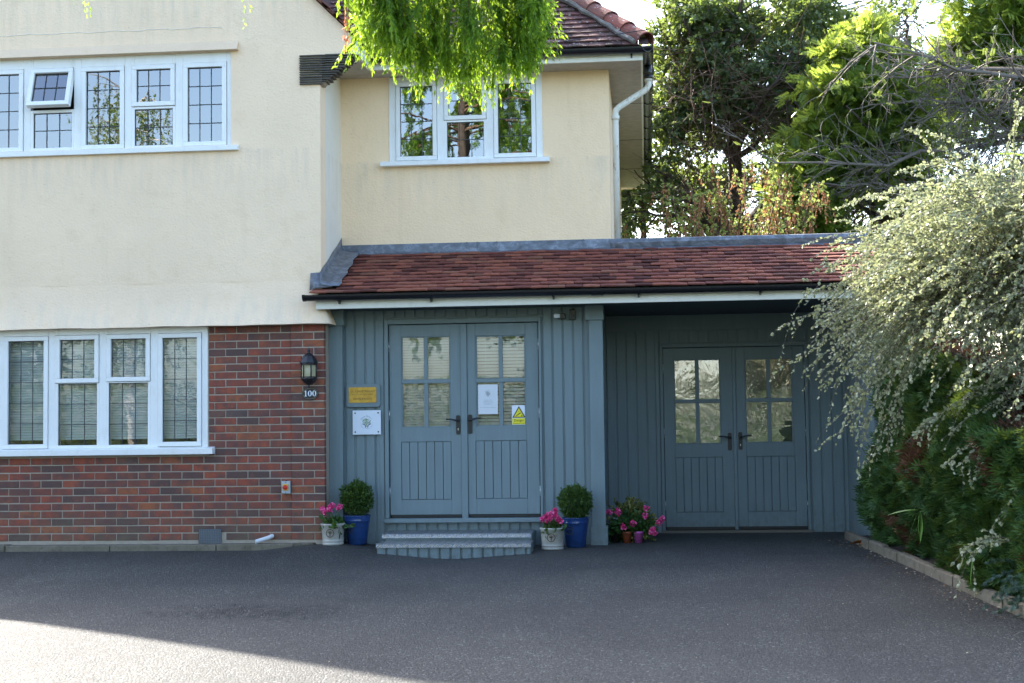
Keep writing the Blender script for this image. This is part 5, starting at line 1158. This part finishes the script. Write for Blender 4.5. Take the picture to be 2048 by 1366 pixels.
# lower tangle of dark branches and far tree behind
tg = thing('tangled_thicket', (4.6, 21.5, -.1), 'dark leafless thicket with sky showing through behind the shrub', 'thicket', 'trees behind the extension')
f = Fol(); n = 1500; P0 = np.stack([rng.uniform(2.2, 7.2, n), rng.uniform(20.6, 22, n), rng.uniform(2.5, 4.6, n)], 1); f.stems(shoots(P0, rdir(n, (.6, 0, .35)), rng.uniform(.5, 1.8, n), rng.uniform(-.5, .4, n), 8, .03), .013, .003, .5)
P0 = np.stack([rng.uniform(2.2, 7.2, 40), rng.uniform(20.6, 22, 40), np.full(40, -.1)], 1); f.stems(shoots(P0, rdir(40, (0, 0, 4)), rng.uniform(4, 5.5, 40), np.zeros(40), 9, .02), .04, .015, .5); f.build('branch', BARK, tg)
f = Fol(); cs = [(rng.uniform(2.8, 7.2), 21.5, rng.uniform(2.6, 6.8)) for _ in range(46)]; clumps(f, cs, [.5] * 46, 20, 0, LEAF, .08, 12); f.build('foliage', HOLM, tg)
# rust and yellow shrub
og = thing('rusty_shrub', (.9, 17.6, -.1), 'shrub with hanging rust orange tassels and yellow green leaves behind the parapet', 'shrub')
f = Fol(); n = 44; P0 = np.stack([rng.uniform(.10, 1.75, n), rng.uniform(17.2, 18.2, n), np.full(n, -.1)], 1); mains = shoots(P0, rdir(n, (0, 0, 5)), rng.uniform(3.7, 4.35, n), rng.uniform(-.03, .03, n), 10, .012); f.stems(mains, .028, .008, .5)
P, T = along(mains, 16, .72); q = shoots(P, T + rng.normal(0, .9, P.shape), rng.uniform(.2, .55, len(P)), rng.uniform(0, .5, len(P)), 6, .04); f.stems(q, .006, .002, .5); f.build('stem', TWIGB, og)
P, T = along(q, 2, .5); k = len(P) // 2; f = Fol(); D = np.tile([0, 0, -1.], (len(P), 1)) + rng.normal(0, .12, P.shape)
ts = shoots(P, D, rng.uniform(.10, .28, len(P)), np.zeros(len(P)), 5, .02); leaves_on(f, ts, 14, LEAF, .034, .35, .3, (0, 1), lo=0); f.build('tassel', ORANGE, og)
f = Fol(); leaves_on(f, q, 12, LEAFW, .045, .9, .3, (0, 1)); f.build('foliage', YELLOW, og)
fc = thing('far_evergreen', (-.1, 26, -.1), 'dark far evergreen between the downpipe and the rusty shrub', 'tree', 'trees behind the extension')
f = Fol(); f.stems(np.array([[(0, 26, -.1 + k * .7) for k in range(9)]]), .15, .05, .5); f.build('trunk', BARK, fc)
f = Fol(); cs = [(rng.uniform(-1.2, 2.2), 26 + rng.uniform(-.6, .6), rng.uniform(2.8, 5.9)) for _ in range(60)]; clumps(f, cs, [.55] * 60, 30, 0, LEAF, .10, 12); f.build('foliage', FARG, fc)

# ---- big weeping conifer: trunk behind the photographer, one bough hanging into the view
wc = thing('weeping_conifer', (-3.9, -1.5, 0), 'bough of a weeping conifer hanging into the top of the view, its tips glowing green', 'tree')
f = Fol(); f.stems(np.array([[(-3.9, -1.5, k * 1.1) for k in range(11)]]), .32, .08, .5)
bo = np.array([[(-3.9, -1.5, 5.2), (-3.8, 0, 5.7), (-3.3, 2, 5.75), (-2.4, 4, 5.4), (-1.6, 5.6, 4.8), (-1.1, 6.6, 4.2), (-.85, 7.1, 3.75)]]); f.stems(bo, .09, .02, .5)
f.build('trunk', BARK, wc)
f = Fol(); fs = Fol()
NEED = ([(0, 0, 0), (-.13, .45, .03), (0, 1, -.04), (.13, .45, .03)], [(0, 3, 2), (0, 2, 1)])
def hang(P0, n_sub, L, size, rn, glow=0):
    n = len(P0); pts = shoots(P0, np.tile([0, 0, -1.], (n, 1)) + rng.normal(0, .13, (n, 3)), L, np.zeros(n), 9, .02); fs.stems(pts, .003, .001, .5)
    P, T = along(pts, n_sub, .0); q = shoots(P, T * .9 + rng.normal(0, .36, P.shape), rng.uniform(.05, .14, len(P)), np.full(len(P), .6), 5, .02)
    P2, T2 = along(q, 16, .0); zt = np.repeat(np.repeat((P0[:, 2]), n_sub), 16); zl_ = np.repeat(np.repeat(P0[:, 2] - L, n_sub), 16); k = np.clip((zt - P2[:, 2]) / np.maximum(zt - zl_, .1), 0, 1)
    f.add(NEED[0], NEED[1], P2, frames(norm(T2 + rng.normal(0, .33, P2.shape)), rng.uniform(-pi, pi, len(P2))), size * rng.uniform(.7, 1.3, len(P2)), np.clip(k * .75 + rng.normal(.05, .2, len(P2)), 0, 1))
# outline of the hanging mass in world x -> lowest z (at y about 7)
n = 118; x = np.sort(rng.uniform(-1.44, -.50, n) + .06 * np.sin(np.arange(n)))
low = np.interp(x, [-1.46, -1.40, -1.34, -1.28, -1.20, -1.12, -1.0, -.92, -.84, -.78, -.72, -.62, -.54, -.48], [3.12, 3.02, 3.05, 2.96, 2.98, 2.87, 2.92, 2.88, 2.84, 2.86, 2.86, 2.93, 2.97, 3.02]) + .09 + rng.uniform(0, .20, n)
top = rng.uniform(low + .10, low + .02 + np.maximum(.15, -low + np.interp(x, [-1.46, -.8, -.5], [3.9, 3.85, 3.30]))); P0 = np.stack([x, 7.0 + rng.uniform(-.22, .22, n), top], 1)
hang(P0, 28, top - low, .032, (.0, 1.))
# thin sprigs along the frame's top edge
for x_, zl in ((-2.94, 3.47), (-2.02, 3.47)):
    P0 = np.array([[x_, 7, zl + .5]]) + rng.normal(0, .012, (3, 3)); hang(P0, 22, np.full(3, .5), .022, (.3, .9))
    fs.stems(np.array([[(x_, 7, zl + .5), (x_ * .8 - .3, 6.6, zl + .9), (x_ * .6 - .9, 5.9, 4.8)]]), .006, .01, .5)
# crown behind the photographer (seen mirrored in the upper windows)
nb = 90; ang = rng.uniform(0, 2 * pi, nb); zz = rng.uniform(3.6, 10.8, nb); Lb = np.clip((12.8 - zz) * .55, .6, 3.2); P0 = np.stack([np.full(nb, -3.9), np.full(nb, -1.5), zz], 1)
bs = shoots(P0, np.stack([np.cos(ang), np.sin(ang), np.full(nb, .25)], 1), Lb, np.full(nb, .35), 8, .02); fs.stems(bs, .03, .006, .5)
P, T = along(bs, 9, .25); hangs = shoots(P, np.tile([0, 0, -1.], (len(P), 1)) + rng.normal(0, .25, P.shape), rng.uniform(.4, 1.1, len(P)), np.zeros(len(P)), 6, .02); P2, T2 = along(hangs, 26, 0)
f.add(FROND[0], FROND[1], P2, frames(norm(T2 + rng.normal(0, .5, P2.shape)), rng.uniform(-pi, pi, len(P2))), .13 * rng.uniform(.7, 1.3, len(P2)), rng.uniform(0, 1, len(P2)))
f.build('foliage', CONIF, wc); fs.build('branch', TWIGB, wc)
DEAD = M_leaf('dead pink spray', (.45, .14, .08), (.60, .22, .12), (.7, .32, .2), .7, .3, (.8, .35, .2))
f = Fol(); P0 = np.array([[-1.475, 6.95, 3.40], [-1.46, 6.95, 3.38]]); pts = shoots(P0, np.array([[0.02, 0, -1], [-.02, 0, -1]]), np.array([.36, .28]), np.zeros(2), 8, .01); f.stems(pts, .002, .001, .5); leaves_on(f, pts, 26, LEAF, .022, .3, .3, (0, 1), lo=.45); f.build('dead_spray', DEAD, wc)

# ---- garden behind the photographer, seen only in the glass
bt = thing('birch_tree', (-12.2, -5.5, 0), 'weeping birch seen mirrored in the left hand windows', 'tree'); 
f = Fol(); fs = Fol(); fs.stems(np.array([[(-12.2, -5.5, k * .95) for k in range(11)]]), .16, .05, .5)
nb = 100; ang = rng.uniform(0, 2 * pi, nb); zz = rng.uniform(3.0, 9.2, nb); bs = shoots(np.stack([np.full(nb, -12.2), np.full(nb, -5.5), zz], 1), np.stack([np.cos(ang), np.sin(ang), np.full(nb, .9)], 1), rng.uniform(.8, 1.9, nb), np.full(nb, .5), 8, .03); fs.stems(bs, .025, .006, .5)
P, T = along(bs, 8, .35); hg2 = shoots(P, np.tile([0, 0, -1.], (len(P), 1)) + rng.normal(0, .2, P.shape), rng.uniform(.5, 2.0, len(P)), np.zeros(len(P)), 6, .02); leaves_on(f, hg2, 30, LEAF, .075, .8, .3, (0, 1), lo=0); fs.stems(hg2, .003, .001, .5)
f.build('foliage', BIRCH, bt); fs.build('branch', M_plain('pale birch bark', (.45, .42, .38), .7), bt)
for i, (x, y, h, w_, lab) in enumerate(((-17.5, -9, 6.2, 3.0, 'rounded garden tree behind the birch, seen in the window reflections'), (-9.0, -10, 6.6, 2.8, 'rounded garden tree right of the birch, seen in the window reflections'), (-1, -10, 10, 3.6, 'broad unseen tree beyond the conifer, added to shade the recess, mirrored in the door glass'), (4.5, -7, 9.5, 3.6, 'tall unseen tree at the far right, added to shade the recess, mirrored in its door glass'), (11, -3, 10, 3.8, 'tall unseen tree beside the hedge, added to shade the recess, mirrored in its door glass'))):  # the three tallest are added to cut the light reaching the recess
    t = thing('garden_tree', (x, y, 0), lab, 'tree', 'garden trees opposite the house'); f = Fol(); f.stems(np.array([[(x, y, k * h / 9) for k in range(8)]]), .18, .06, .5); f.build('trunk', BARK, t)
    f = Fol(); k = 46; c = np.array([x, y, h * .55]) + rdir(k) * rng.uniform(.3, 1, (k, 1)) * np.array([w_ * .8, w_ * .6, h * .42]); clumps(f, c, [w_ * .34] * k, 22, 0, LEAFW, .10, 18); f.build('foliage', BIRCH if i % 2 else HOLM, t)
t = thing('garden_hedge', (-6, -7.5, 0), 'clipped boundary hedge opposite the house, seen in the lower window reflections', 'hedge'); f = Fol(); n = 42000
P = np.stack([rng.uniform(-22, 10, n), -7.5 + rng.uniform(-.35, .35, n), rng.uniform(0, 2.4, n)], 1); f.add(LEAFW[0], LEAFW[1], P, frames(rdir(n, (0, .8, .3)), rng.uniform(-pi, pi, n)), .085, rng.uniform(0, 1, n)); f.build('foliage', BIRCH, t)

# small shadow-free bookkeeping: objects that repeat share a group already
